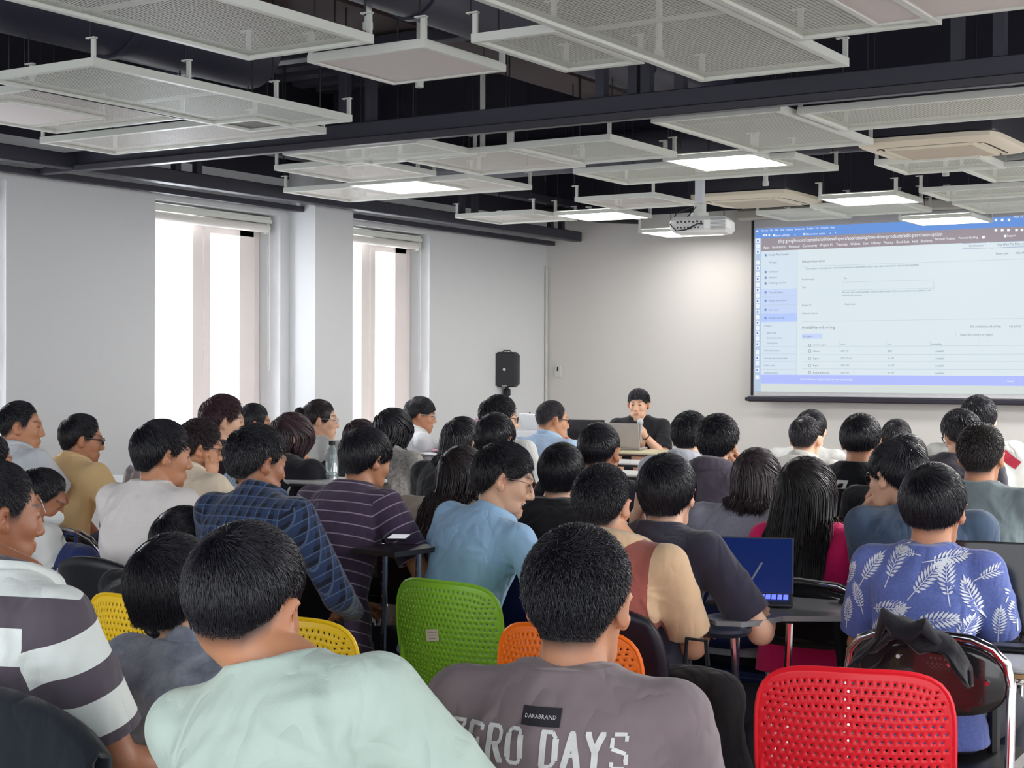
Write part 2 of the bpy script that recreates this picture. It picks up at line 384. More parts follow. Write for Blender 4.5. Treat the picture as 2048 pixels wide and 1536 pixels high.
SKIN = {'a': (214, 160, 128), 'b': (196, 138, 104), 'c': (226, 178, 148), 'd': (168, 112, 82), 'e': (205, 148, 112)}
FINGERS = ((-.030, .068, -.10), (-.010, .076, -.03), (.010, .071, .04), (.029, .056, .12))
def hand_into(g, wr, d, nrm, sd, curl=.5, s=1.0, spread=1.0):
    "wrist wr, direction d of the fingers, nrm = back-of-hand normal, sd = +1 right hand (thumb towards -x side)"
    d = Vector(d).normalized(); nrm = Vector(nrm); nrm = (nrm-d*nrm.dot(d)).normalized(); x = d.cross(nrm)*sd; wr = Vector(wr)
    def P(a, b, c): return wr+x*a*s+d*b*s+nrm*c*s
    R = Matrix((x, d, nrm)).transposed()
    g.ell(P(0, .048, 0), np.array((.040, .054, .016))*s, R, .012)
    g.cap(P(-.018, .03, 0), P(-.024, .085, .002), .013*s, .011*s, .008); g.cap(P(.016, .03, 0), P(.026, .078, 0), .013*s, .010*s, .008)
    for i, (fx, fl, sp) in enumerate(FINGERS):
        a = P(fx, .088-.006*abs(i-1.3), 0); ang = 0.15+curl*.5; q = a; dirx = sp*spread
        for j, (ll, r0, r1) in enumerate(((.42, .0095, .0088), (.32, .0086, .008), (.26, .008, .0066))):
            v = (d*math.cos(ang)-nrm*math.sin(ang)+x*dirx).normalized(); b = q+v*fl*ll*s*1.05
            g.cap(q, b, r0*s, r1*s, .004 if j else .007); q = b; ang += curl*1.25
    t0 = P(-.026, .020, -.004); v = (d*.75-x*.75-nrm*.35*(1+curl)).normalized(); t1 = t0+v*.042*s
    v2 = (d*.9-x*.25-nrm*(.3+.7*curl)).normalized(); t2 = t1+v2*.032*s; v3 = (d*.9+x*.1-nrm*(.3+.9*curl)).normalized(); t3 = t2+v3*.026*s
    g.cap(t0, t1, .014*s, .0115*s, .012); g.cap(t1, t2, .0112*s, .010*s, .005); g.cap(t2, t3, .010*s, .0075*s, .004)
def ik(S, Wp, l1, l2, pole):
    S, Wp = Vector(S), Vector(Wp); v = Wp-S; D = min(v.length, (l1+l2)*.995); v = v.normalized(); Wp = S+v*D
    a = (l1*l1-l2*l2+D*D)/(2*D); h = math.sqrt(max(l1*l1-a*a, 0)); po = Vector(pole); po = (po-v*po.dot(v)).normalized()
    return S+v*a+po*h, Wp
PEOPLE = []
def person(px, ytop, d, label, hair='short', hc=(24, 23, 31), skin='a', top='tee', tmat=None, pants=None, b=None, h=None, hp=8, hr=0, lean=8, slouch=.4, side=0,
           hf=0, R='desk', L='lap', sleeve=None, face=0, glasses=None, mask=0, s=1.0, hs=1.0, wide=1.0, seat=.45, res=None, style=None, smile=0, key=None, group=None, tw=0, nx=0, nk=0, cm=None):
    hs *= .93; wide *= 1.06; seed = len(PEOPLE)+11; rng = np.random.default_rng(seed)
    hx = at(px, ytop, d); ztop = hx[2]
    b = 0 if b is None else b
    # head yaw: towards the projection screen unless told otherwise (world degrees, + is to the left)
    if h is None: h = math.degrees(math.atan2(-(-3.6-hx[0]), 12.9-hx[1]))
    rb = math.radians(b); near = d < 4.2
    res = res or (.0036 if d < 3.4 else .0042 if d < 5.9 else .0055 if d < 7.5 else .007)
    P = Vector((0, 0, seat+.09*s)); le = math.radians(lean)
    hd = .118*hs; hpit = math.radians(-hp)
    # torso length solved from the seat to the top of the head
    nz = (.118+nk)*hs*math.cos(le*.5)
    Lt = (ztop-.122*hs-nz-P.z)/math.cos(le); sd_ = math.radians(side)
    C7 = P+Vector((math.sin(sd_)*Lt, math.sin(le)*Lt, math.cos(le)*Lt*math.cos(sd_)))
    HC = C7+Vector((math.sin(sd_)*.05, .045+hf+math.sin(le)*.06, nz))+Matrix.Rotation(-rb, 3, 'Z') @ Vector((RT[0]*nx, RT[1]*nx, 0))
    HR = Matrix.Rotation(math.radians(h-b), 3, 'Z') @ Matrix.Rotation(hpit, 3, 'X') @ Matrix.Rotation(math.radians(hr), 3, 'Y')
    HT = Matrix.Translation(HC) @ HR.to_4x4()
    off = Matrix.Rotation(rb, 3, 'Z') @ HC; root = Vector((hx[0]-off.x, hx[1]-off.y, 0))
    ax = (C7-P); axn = ax.normalized(); bk = Vector((0, -1, 0)); bk = (bk-axn*bk.dot(axn)).normalized(); rt = axn.cross(bk)*-1
    rt = Vector((1, 0, 0)); rt = (rt-axn*rt.dot(axn)).normalized()
    if tw: rt = (Matrix.Rotation(math.radians(tw), 3, axn) @ rt)
    fwv = axn.cross(rt)
    sw = .178*s*wide
    SH = {q: P+ax*.885+rt*(q*sw)+bk*(.015+.02*slouch) for q in (1, -1)}
    # arms
    hand_s = .92*s; arms = {}
    for q, pose in ((1, R), (-1, L)):
        pole = Vector((q*.7, -.25, -.75))
        if isinstance(pose, dict): w = HC+Vector(pose['w']) if pose.get('head') else Vector(pose['w']); pole = Vector(pose.get('pole', pole)); hd_ = Vector(pose.get('d', (0, 1, 0))); nn = Vector(pose.get('n', (0, 0, 1))); cu = pose.get('curl', .5)
        elif pose == 'lap': w = P+Vector((q*.10, .30, .10)); hd_ = Vector((-q*.5, .8, -.2)); nn = Vector((0, .2, 1)); cu = .5
        elif pose == 'desk': w = P+Vector((q*.10, .40, .20)); hd_ = Vector((-q*.4, .9, 0)); nn = Vector((0, 0, 1)); cu = .45; pole = Vector((q*.35, -.3, -.9))
        elif pose == 'deskw': w = P+Vector((q*.20, .36, .20)); hd_ = Vector((-q*.8, .5, 0)); nn = Vector((0, 0, 1)); cu = .4; pole = Vector((q*.7, -.3, -.7))
        elif pose == 'cheek': w = HC+HR @ Vector((q*.085, .055, -.15)); hd_ = HR @ Vector((-q*.15, .05, 1)); nn = HR @ Vector((q*.8, .5, .0)); cu = .35; pole = Vector((q*.6, .5, -.8))
        elif pose == 'chin': w = HC+HR @ Vector((q*.05, .12, -.19)); hd_ = HR @ Vector((-q*.5, -.1, .9)); nn = HR @ Vector((q*.2, 1, .1)); cu = .9; pole = Vector((q*.6, .4, -.8))
        elif pose == 'down': w = P+Vector((q*.27, .06, -.02)); hd_ = Vector((0, .1, -1)); nn = Vector((q, 0, 0)); cu = .3; pole = Vector((q*.2, -1, 0))
        el, w = ik(SH[q], w, .285*s, .25*s, pole); arms[q] = (el, w, hd_, nn, cu)
    sleeve = sleeve if sleeve is not None else ('short')
    # ---- body
    xs = [v for q in arms.values() for v in (q[0], q[1], q[1]+q[2].normalized()*.2)]+[P, C7, HC, SH[1], SH[-1]]
    A = np.array([tuple(v) for v in xs]); lo = A.min(0)-.16; hi = A.max(0)+.15; hi[2] = max(hi[2], HC.z+.14*hs); lo[2] = min(lo[2], P.z-.1)
    g = Grid(lo, hi, res)
    g.cap(P, P+ax*.75, .085*s, .10*s, .03); g.cap(P+ax*.75, C7-ax*.08, .09*s, .05*s, .04)
    for q in (1, -1): g.cap(C7-ax*.07+rt*q*.03, SH[q], .040*s, .043*s, .03)
    pn, _ = head_core(g, HT, hs)
    g.cap(HT @ (Vector((0, -.028, -.05))*hs), C7-ax*.03+Vector((0, .012, 0)), .053*hs, .060*s, .022)
    def hp_(*q): return HT @ (Vector(q)*hs)
    mr = HR
    g.cap(hp_(-.028, .058, -.088), hp_(.028, .058, -.088), .027*hs, None, .02); g.cap(hp_(0, .07, -.112), hp_(0, .066, -.108), .022*hs, None, .02)
    for q in (1, -1):
        g.cap(hp_(q*.050, .008, -.045), hp_(q*.036, .045, -.095), .018*hs, .016*hs, .02)
        g.ell(hp_(q*.040, .064, -.034), np.array((.020, .020, .020))*hs*(1.12 if smile else 1), mr, .02)
        ER = mr @ Matrix.Rotation(q*math.radians(-36), 3, 'Z') @ Matrix.Rotation(math.radians(-12), 3, 'X')
        if d < 9: 
            g.ell(hp_(q*.087, -.013, -.014), np.array((.0075, .019, .032))*hs, ER, .006); g.ell(hp_(q*.082, -.002, -.036), np.array((.0075, .012, .016))*hs, ER, .006)
            if res < .006: g.ell(hp_(q*.0965, -.004, -.012), np.array((.0065, .010, .019))*hs, ER, .003, 'd')
        else: g.ell(hp_(q*.086, -.012, -.018), np.array((.010, .018, .031))*hs, ER, .006)
    g.cap(hp_(0, .090, .006), hp_(0, .106, -.040), .0075*hs, .0125*hs, .012)
    for q in (1, -1): g.cap(hp_(q*.011, .097, -.046), hp_(q*.012, .092, -.046), .0085*hs, None, .006)
    g.cap(hp_(-.032, .083, .020), hp_(.032, .083, .020), .010*hs, None, .016)
    if face or d < 7:
        for q in (1, -1): g.ell(hp_(q*.032, .100, .000), np.array((.015, .013, .010))*hs, mr, .010, 'd'); g.ell(hp_(q*.031, .080, -.001), np.array((.015, .0125, .0115))*hs, mr, .004)
    g.cap(hp_(-.019, .088, -.072), hp_(.019, .088, -.072), .0085*hs, None, .008); g.cap(hp_(-.016, .088, -.084), hp_(.016, .088, -.084), .0095*hs, None, .006)
    if smile: g.ell(hp_(0, .090, -.080), np.array((.037, .034, .0125))*hs, mr, .003, 'd')
    # arms, hands
    for q in (1, -1):
        el, w, hd_, nn, cu = arms[q]
        g.cap(SH[q], el, .045*s, .037*s, .02); g.cap(el, el+(w-el)*.35, .038*s, .038*s, .012); g.cap(el+(w-el)*.3, w, .038*s, .0255*s, .015)
        hand_into(g, w, hd_, nn, q, cu, hand_s)
    V, F = g.mesh()
    body = mk('person', V, F, skin_mat(), None, True); body.location = root; body.rotation_euler = (0, 0, rb)
    tag(body, label, 'person', group)
    # skin tint: lips, brows, shaved nape
    Hi = np.array(HT.inverted()); Q = (V @ Hi[:3, :3].T+Hi[:3, 3])/hs
    base = np.array(lin(SKIN[skin] if isinstance(skin, str) else skin)); C = np.tile(base, (len(V), 1))
    st = dict(nape=-.080, ear=.010, side=-.008, front=.070, thick=(.010, .016), n=1000, len=(.03, .045), w=.0042, curl=.35, lift=.3, fwd=.6)
    H = {'short': {}, 'fade': dict(nape=-.066, thick=(.004, .017), len=(.025, .04), ear=.016), 'fluffy': dict(thick=(.017, .028), len=(.045, .07), curl=.75, lift=.9, front=.055),
         'mop': dict(thick=(.016, .024), len=(.05, .075), nape=-.086, ear=.004, side=-.014, front=.035, curl=.3, lift=.35, n=1150), 'curly': dict(thick=(.012, .024), len=(.022, .035), curl=1.0, lift=.9, w=.0045, n=1300),
         'crop': dict(nape=-.05, thick=(.004, .009), len=(.012, .018), lift=.15, n=1300, w=.003, ear=.012), 'fringe': dict(front=.012, thick=(.011, .022), len=(.045, .065), fwd=1.6, lift=.6),
         'long': dict(nape=-.085, ear=-.03, side=-.05, front=.06, thick=(.010, .013), curl=.15, lift=.2), 'bun': dict(nape=-.07, ear=.0, side=-.02, front=.06, thick=(.009, .012), len=(.05, .07), curl=.15, lift=.1, fwd=-.5),
         'bob': dict(nape=-.085, ear=-.03, side=-.05, front=.06, thick=(.012, .014), curl=.3, lift=.4)}[hair]
    st.update(H); st.update(style or {})
    hl = (st['nape'], st['ear'], st['side'], st['front']); st['thick'] = tuple(q*.74 for q in st['thick'])
    az = np.abs(np.arctan2(Q[:, 0], -(Q[:, 1]+.01))); zl = hairline(az, *hl); hz = Q[:, 2]-zl
    inhead = (np.abs(Q[:, 0]) < .0785) & (Q[:, 1] > -.14) & (Q[:, 1] < .12) & (Q[:, 2] > -.14)
    hcl = np.array(lin(hc)); f = (sstep(-.028, .010, hz)*inhead*sstep(-.12, -.09, Q[:, 2]))[:, None]; C = C*(1-f*.93)+hcl*f*.93
    lip = (np.exp(-((Q[:, 2]+.078)/.0095)**4-(Q[:, 0]/.021)**4)*(Q[:, 1] > .085))[:, None]; C = C*(1-lip*.4)+np.array(lin((176, 88, 84)))*lip*.4; ml = (np.exp(-((Q[:, 2]+.078)/.0022)**2-(Q[:, 0]/.02)**4)*(Q[:, 1] > .085))[:, None]; C = C*(1-ml*.6)
    if smile: mo = ((np.abs(Q[:, 0]) < .036)*(Q[:, 1] > .05)*(Q[:, 1] < .0865)*(np.abs(Q[:, 2]+.080) < .0115))[:, None]; C = C*(1-mo*.85)+np.array(lin((90, 30, 32)))*mo*.85
    br = (np.exp(-((Q[:, 2]-.0225-.05*(np.abs(Q[:, 0])-.03))/.0042)**4)*(np.abs(np.abs(Q[:, 0])-.032) < .019)*(Q[:, 1] > .06))[:, None]; C = C*(1-br*.8)+hcl*br*.8
    ey = (np.exp(-((Q[:, 2]+.002)/.003)**2)*(np.abs(np.abs(Q[:, 0])-.031) < .0135)*(Q[:, 1] > .07))[:, None]; C = C*(1-ey*.85)+hcl*ey*.85
    red = (np.exp(-(((np.abs(Q[:, 0])-.085)/.012)**2+((Q[:, 2]+.015)/.03)**2+((Q[:, 1]+.008)/.02)**2)))[:, None]; C = C*(1-red*.25)+C*np.array((1.15, .72, .62))*red*.25
    attr(body, 'tint', np.concatenate([C, np.ones((len(C), 1))], 1))
    # ---- shirt
    tm = tmat; rs = max(res*1.3, .006)
    if top:
        g2 = Grid(lo-.05, hi+.05, rs); e = .012
        wP = np.array([0, .12, .3, .5, .68, .82, .9, .97, 1.02]); ww = np.array([.184, .176, .152, .150, .168, .176, .158, .098, .070])*s*wide; hh = np.array([.142, .134, .118, .112, .120, .112, .098, .080, .068])*s
        axl = ax.length; Pn, An, Bn, Rn = [np.array(tuple(v)) for v in (P, axn, bk, rt)]
        ph = rng.random(6)*6.28
        def torso(x, y, z):
            px_, py_, pz_ = x-Pn[0], y-Pn[1], z-Pn[2]
            t = (px_*An[0]+py_*An[1]+pz_*An[2])/axl; tc_ = np.clip(t, -.12, 1.03)
            bb = px_*Bn[0]+py_*Bn[1]+pz_*Bn[2]-slouch*.05*np.sin(np.clip(t, 0, 1)*PI*.95)-.012; rr = px_*Rn[0]+py_*Rn[1]+pz_*Rn[2]
            w_ = np.interp(tc_, wP, ww).astype(np.float32); h_ = np.interp(tc_, wP, hh).astype(np.float32)
            k = (np.abs(rr/w_)**2.3+np.abs(bb/h_)**2.3)**(1/2.3); dd = (k-1)*np.minimum(w_, h_)*.92
            wr_ = .0032*np.sin(30*(rr*.9+t*axl*.55*np.sign(np.sin(ph[4])))+ph[0]+2.6*np.sin(8*rr+ph[1]))*np.sin(7*t+ph[2])+.0022*np.sin(44*(t*axl*.7-.9*np.abs(rr))+ph[3]+1.5*np.sin(13*rr))*(1-np.clip(t, 0, 1))**.5
            dd = dd-wr_*.9
            for q_ in (1, -1):
                dx = rr*q_-sw*.80; dz = (t-.74)*axl; r2 = np.sqrt(dx*dx+dz*dz)+1e-4; an = np.arctan2(dz, -dx)
                dd = dd-.0042*(1-np.abs(np.sin(an*4.5+ph[1 if q_ > 0 else 2]+.6*np.sin(r2*20))))**1.6*np.exp(-((r2-.09)/.10)**2)
            dd = dd-.0045*(1-np.abs(np.sin(t*axl*26+2.4*np.sin(rr*6+ph[5])+rr*5*np.sign(np.sin(ph[0])))))**2.5*np.clip(1-t*1.35, 0, 1)
            return np.maximum(dd, np.maximum((-t-.12)*axl, (t-1.02)*axl)*.9)
        g2.put(torso, np.minimum(np.array(P), np.array(C7))-.3, np.maximum(np.array(P), np.array(C7))+.3, .0)
        for q in (1, -1):
            el, w, hd_, nn, cu = arms[q]; S = SH[q]
            g2.cap(C7-ax*.075+rt*q*.045+bk*.012, S-rt*q*.012+ax*.004, .052*s, .056*s, .035)
            if sleeve == 'none': continue
            if sleeve == 'long':
                g2.cap(S, el, .062*s, .050*s, .03); g2.cap(el, w+(el-w)*.04, .050*s, .037*s, .012)
            else:
                e0 = S+(el-S)*(.80 if sleeve == 'half' else .66); dn = (el-S).normalized()
                A0, E0, DN = np.array(tuple(S)), np.array(tuple(e0)), np.array(tuple(dn)); LL = float(np.linalg.norm(E0-A0)); f0 = ph[4+(q > 0)]
                def slv(x, y, z):
                    px_, py_, pz_ = x-A0[0], y-A0[1], z-A0[2]; t = px_*DN[0]+py_*DN[1]+pz_*DN[2]
                    r = np.sqrt(np.maximum(px_**2+py_**2+pz_**2-t*t, 1e-9)); tt = np.clip(t/LL, 0, 1)
                    rad = (.058+.010*tt)*s+.0048*(1-np.abs(np.sin(17*t+f0+9*px_+6*py_)))**2.2*np.sin(tt*PI)
                    dd = np.where(t < 0, np.sqrt(r*r+t*t)-rad, r-rad); return np.maximum(dd, t-LL)
                g2.put(slv, np.minimum(A0, E0)-.08, np.maximum(A0, E0)+.08, .022)
                g2.put(lambda x, y, z: np.maximum(np.sqrt(np.maximum((x-E0[0])**2+(y-E0[1])**2+(z-E0[2])**2-((x-E0[0])*DN[0]+(y-E0[1])*DN[1]+(z-E0[2])*DN[2])**2, 1e-9))-.052*s, -((x-E0[0])*DN[0]+(y-E0[1])*DN[1]+(z-E0[2])*DN[2])-.018), E0-.06, E0+.08, .0, 'd')
        if top in ('tee', 'sweat'):
            n_ = 14
            for i in range(n_):
                a0, a1 = 2*PI*i/n_, 2*PI*(i+1)/n_
                def rp(a): return C7-ax*.035+rt*math.sin(a)*.068*s+(bk*math.cos(a)*.06*s)+Vector((0, .012, -.03*(1-math.cos(a))*.5))+axn*.012
                g2.cap(rp(a0), rp(a1), .011*s, None, .006)
        V2, F2 = g2.mesh()
        sh = mk({'tee': 'shirt', 'shirt': 'shirt', 'polo': 'polo_shirt', 'hoodie': 'hoodie', 'sweat': 'sweatshirt', 'jacket': 'jacket'}.get(top, 'shirt'), V2, F2, tm, body, True)
        # surface coordinates for woven patterns: u across, v along (sleeves measure along the arm)
        rel = V2-Pn; t_ = rel @ An; u_ = rel @ Rn; uv = np.stack([u_, t_, np.zeros(len(V2))], 1)
        sv_ = np.stack([u_, t_, np.full(len(V2), -1.0)], 1)
        for q in (1, -1):
            el = arms[q][0]; S = np.array(tuple(SH[q])); dn = np.array(tuple((el-SH[q]).normalized())); r_ = V2-S; ta = r_ @ dn; ra = np.linalg.norm(r_-ta[:, None]*dn, axis=1)
            sd = np.minimum(np.minimum(ta+.03, .10*s-ra), (q*(rel @ Rn)-sw*.90)); m_ = (q*(rel @ Rn) > 0); sv_[m_, 2] = sd[m_]; sv_[m_, 1] = axl*.885-ta[m_]; sv_[m_, 0] = r_[m_] @ Bn
        attr(sh, 'slv', sv_, 'FLOAT_VECTOR')
        attr(sh, 'suv', uv, 'FLOAT_VECTOR')
    # ---- collar
    ck = None
    if top in ('shirt', 'polo', 'jacket', 'hoodie'):
        cb = []; n_ = 22; hood = top == 'hoodie'
        prof = [(.058, -.008), (.061, .032), (.066, .036), (.073, .026), (.084, -.006), (.082, -.010)] if not hood else [(.062, -.02), (.066, .018), (.080, .030), (.102, .012), (.112, -.03), (.100, -.055)]
        for i in range(n_+1):
            a = (-.82+1.64*i/n_)*PI
            for r, z in prof:
                p_ = C7+axn*(.006)+rt*math.sin(a)*r*s*1.13+bk*(math.cos(a)*r*s*(1.08 if not hood else 1.2)-.010)+axn*(z*s)*(1-.25*abs(a)/PI)+Vector((0, 0, -.028*(1-math.cos(a))*.5))
                cb.append(p_)
        m_ = len(prof); fs = [(i*m_+j, i*m_+j+1, (i+1)*m_+j+1, (i+1)*m_+j) for i in range(n_) for j in range(m_-1)]
        ck = mk('hood' if hood else 'collar', [tuple(v) for v in cb], fs, cm or tm, body, True); so = ck.modifiers.new('t', 'SOLIDIFY'); so.thickness = .004
        pv = np.array([tuple(v) for v in cb]); rel = pv-Pn; attr(ck, 'suv', np.stack([rel @ Rn, rel @ An, rel[:, 0]*0], 1), 'FLOAT_VECTOR')
    # ---- trousers and shoes
    pm = pants or mat('dark_trousers', (38, 40, 52), .85)
    g3 = Grid((-.34, -.22, .0), (.34, .62, seat+.26), .014)
    g3.ell(P+Vector((0, .01, -.01)), (.152*s, .112*s, .105*s), None, .02)
    for q in (1, -1):
        kn = Vector((q*.15, .40*s, seat+.055)); an = Vector((q*.14, .40*s, .10)); g3.cap(P+Vector((q*.085, .02, -.02)), kn, .082*s, .062*s, .03); g3.cap(kn, an, .060*s, .048*s, .01)
    V3, F3 = g3.mesh(); mk('trousers', V3, F3, pm, body, True)
    for q in (1, -1):
        g4 = Grid((q*.14-.07, .28, -.01), (q*.14+.07, .60, .13), .012); g4.cap((q*.14, .38, .05), (q*.145, .50, .038), .042, .036, .01); g4.cap((q*.14, .385, .05), (q*.14, .395, .11), .036, .034, .02); g4.plane((0, 0, .004), (0, 0, -1))
        v4, f4 = g4.mesh(); mk('shoe', v4, f4, mat('shoe_dark', (44, 42, 44), .6), body, True)
    # ---- hair
    hm = hair_mat(hc); wd = max(.0015, 1.35*d/FPX)*st['w']/.0042
    N = int(min(9000, st['n']*8.5*(.0015/wd)**1.05*(1 if d < 7 else .8)))
    cv, cf = hair_cap(0, st['thick'], hl, .005 if near else .007)
    coll = None; lng = None
    Hm = np.array(HT)[:3, :3]*hs; Ht = np.array(HT)[:3, 3]
    if hair in ('long', 'bob'):
        lng = dict(len=st.get('hlen', .42 if hair == 'long' else .20), back=st.get('back', -.10), gather=st.get('gather', 1.0))
        if top:
            def coll(p, gap):
                w_ = p @ Hm.T+Ht; D = g2.sample(w_)/1.0; inb = ((w_ > g2.lo) & (w_ < g2.lo+g2.res*(g2.n-1))).all(1); mv = np.where(inb & (D < gap*hs), gap*hs-D, 0); w_ = w_+g2.grad(w_)*mv[:, None]
                return (w_-Ht) @ np.linalg.inv(Hm).T
    seg = 4 if lng is None else (12 if hair == 'long' else 8)
    sv, sf, sc = strands(N if lng is None else int(N*.9), st['thick'], hl, rng, st['len'], wd*(1 if lng is None else 1.9), st['curl'], st['lift'], st['fwd'], seg, long=lng, collide=coll, part=st.get('part', 0), whorl=st.get('whorl', (-.010, -.075, .075)))
    allv, allf, allc = [cv, sv], [cf, sf+len(cv)], [np.full(len(cv), .15), sc]
    if lng is not None:   # the mass under the locks
        gg = Grid((-.16, -.26, -.7), (.16, .12, .1), .009); Lh = lng['len']; zz = np.linspace(0, -Lh+.06, 9)
        for i in range(8):
            for q in (-1, -.35, .35, 1):
                def cp(z): return (q*(.062-.012*abs(z)/.4), -.045+.02*(abs(q) > .5)+z*abs(lng['back'])*.9-.01, z)
                gg.cap(cp(zz[i]), cp(zz[i+1]), .028-.010*i/8, .028-.010*(i+1)/8, .02)
        gv, gf = gg.mesh()
        if coll is not None:
            gv = coll(gv, np.full(len(gv), .004))
        b0 = len(cv)+len(sv); allv.append(gv); allf.append(gf+b0); allc.append(np.full(len(gv), .1))
    if hair == 'bun':
        gg = Grid((-.1, -.2, -.12), (.1, -.05, .12), .006); c0 = st.get('bunc', (0, -.128, .012)); gg.ell(c0, (.052, .042, .052), None, .01); gv, gf = gg.mesh(); b0 = sum(len(v) for v in allv); allv.append(gv); allf.append(gf+b0); allc.append(np.full(len(gv), .3))
        k = 90; u = rng.random(k)*2*PI; MBt = MB()
        for i in range(k):
            ph_ = u[i]; rr_ = .6+.45*rng.random(); pth = []
            for j in range(5):
                a = ph_+j*.35; pth.append((c0[0]+math.cos(a)*.050*rr_, c0[1]-.042*math.sqrt(max(0, 1-min(1, rr_*rr_*.9)))-.002, c0[2]+math.sin(a)*.050*rr_))
            MBt.tube(pth, [.0008, .0018, .002, .0018, .0005], 3)
        tv = np.array(MBt.v); tf = np.array([f_ for f_ in MBt.f if len(f_) == 4]); b0 = sum(len(v) for v in allv); allv.append(tv); allf.append(tf+b0); allc.append(rng.random(len(tv)))
    HV = np.concatenate(allv); HF = np.concatenate(allf); hv = HV @ Hm.T+Ht
    ho = mk('hair', hv, HF, hm, body, True); attr(ho, 'strand', np.concatenate(allc), 'FLOAT')
    # ---- eyes, teeth, glasses, mask
    def H3(*q): return tuple(HT @ (Vector(q)*hs))
    if face:
        for q in (1, -1):
            e_ = MB(); e_.tube([H3(q*.031+t*.0115, .0925-.0035*abs(t), -.0045-.0012*abs(t)) for t in (-1, -.5, 0, .5, 1)], [.0006*hs, .0016*hs, .002*hs, .0016*hs, .0006*hs], 6)
            e_.build('eye', mat('eye_dark', (24, 16, 14), .15), body, True)
    if smile:
        tt = MB(); tt.tube([H3(x_, .0845-14*x_*x_, -.0725+4*x_*x_) for x_ in np.linspace(-.028, .028, 11)], .0052*hs, 8); tt.build('teeth', mat('teeth', (236, 230, 218), .25), body, True)
    if glasses:
        gm = mat('glasses_'+glasses, {'black': (20, 20, 22), 'wire': (120, 96, 90), 'clear': (205, 208, 212)}[glasses], .25, metal=.0 if glasses != 'wire' else .8)
        gl = MB(); tr = (.0016 if glasses == 'black' else .0011)*hs*(1 if d < 6 else 1.5)
        for q in (1, -1):
            gl.tube([H3(q*.034+.0235*math.cos(a), .1085-.010*(abs(q*.034+.0235*math.cos(a))/.06)**2*1.5, -.004+.0195*math.sin(a)) for a in np.linspace(0, 2*PI, 21)[:-1]], tr, 6, True)
            gl.tube([H3(q*.057, .098, .003), H3(q*.073, .075, .005), H3(q*.0805, .010, .002), H3(q*.083, -.012, -.004), H3(q*.080, -.026, -.022)], tr, 6)
        gl.tube([H3(-.011, .109, -.001), H3(0, .113, .002), H3(.011, .109, -.001)], tr, 6); go = gl.build('glasses', gm, body, True)
        lm = mat('lens', (235, 240, 245), .05, trans=1); lm.node_tree.nodes['Principled BSDF'].inputs['IOR'].default_value = 1.02
        for q in (1, -1): ln = MB(); ln.add([H3(q*.034+.023*math.cos(a), .1080-.010*(abs(q*.034+.023*math.cos(a))/.06)**2*1.5, -.004+.019*math.sin(a)) for a in np.linspace(0, 2*PI, 17)[:-1]], [tuple(range(16))]); ln.build('lens', lm, go)
    if mask:
        gm_ = Grid((-.1, -.02, -.16), (.1, .16, .03), .005)
        gm_.ell((0, .052, -.062), (.061, .066, .058), None, .0); gm_.ell((0, .085, -.045), (.022, .04, .03), None, .02); gm_.plane((0, .02, 0), (0, -1, -.35)); gm_.plane((0, 0, -.018), (0, -.15, 1)); mv_, mf_ = gm_.mesh()
        mo_ = mk('face_mask', mv_ @ Hm.T+Ht, mf_, mat('mask_white', (226, 230, 232), .8), body, True)
        st_ = MB()
        for q in (1, -1): st_.tube([H3(q*.062, .055, -.045), H3(q*.082, .015, -.005), H3(q*.088, -.012, .012)], .0016*hs, 5); st_.tube([H3(q*.060, .045, -.09), H3(q*.08, .01, -.055), H3(q*.086, -.014, -.035)], .0016*hs, 5)
        st_.build('ear_loop', mat('mask_white', (226, 230, 232)), mo_)
    info = dict(o=body, root=root, rb=rb, P=P, C7=C7, HC=HC, HT=HT, arms=arms, SH=SH, ax=ax, rt=rt, bk=bk, axn=axn, key=key, shirt=sh if top else None, s=s, d=d, Rn=rt)
    PEOPLE.append(info); return info
def world(info, p): return Matrix.Translation(info['root']) @ Matrix.Rotation(info['rb'], 4, 'Z') @ Vector(p)
# ---------------------------------------------------------------- the room
XL, YB, ZC, ZP = -7.85, 12.98, 3.75, 2.80      # left wall, screen wall, slab underside, ceiling panels
m_wall = mat('wall_paint', (212, 213, 214), .9, spec=.2, bump=.05, bscale=60, var=.02, vscale=1.3)
m_wallb = mat('wall_paint_screen_side', (218, 214, 210), .9, spec=.2, bump=.05, bscale=60, var=.02, vscale=1.1)
m_dark = mat('ceiling_black', (46, 46, 58), .8, spec=.3, var=.25, vscale=1.5)
m_steel = mat('black_steel', (46, 46, 58), .5, spec=.5, bump=.05, bscale=90)
m_white = mat('white_metal', (214, 216, 208), .45)
m_frame = mat('window_frame_white', (240, 230, 226), .5)
m_chrome = mat('chrome', (205, 205, 210), .12, metal=1)
m_rod = mat('rod_dark', (24, 24, 28), .5)
# floor
MF = mat('floor_tile', (120, 114, 108), .35, var=.12, vscale=5); nt = MF.node_tree
br = nt.nodes.new('ShaderNodeTexBrick'); br.offset = 0; br.inputs['Scale'].default_value = 1; br.inputs['Brick Width'].default_value = .6; br.inputs['Row Height'].default_value = .6; br.inputs['Mortar Size'].default_value = .004
br.inputs['Color1'].default_value = (*lin((118, 112, 106)), 1); br.inputs['Color2'].default_value = (*lin((126, 121, 114)), 1); br.inputs['Mortar'].default_value = (*lin((70, 68, 66)), 1)
tcn = nt.nodes.new('ShaderNodeTexCoord'); nt.links.new(tcn.outputs['Object'], br.inputs['Vector']); nt.links.new(br.outputs['Color'], nt.nodes['Principled BSDF'].inputs['Base Color'])
tag(MB().box((-1.0, 5.5, -.06), (14.2, 15.4, .12)).build('floor', MF), kind='structure')
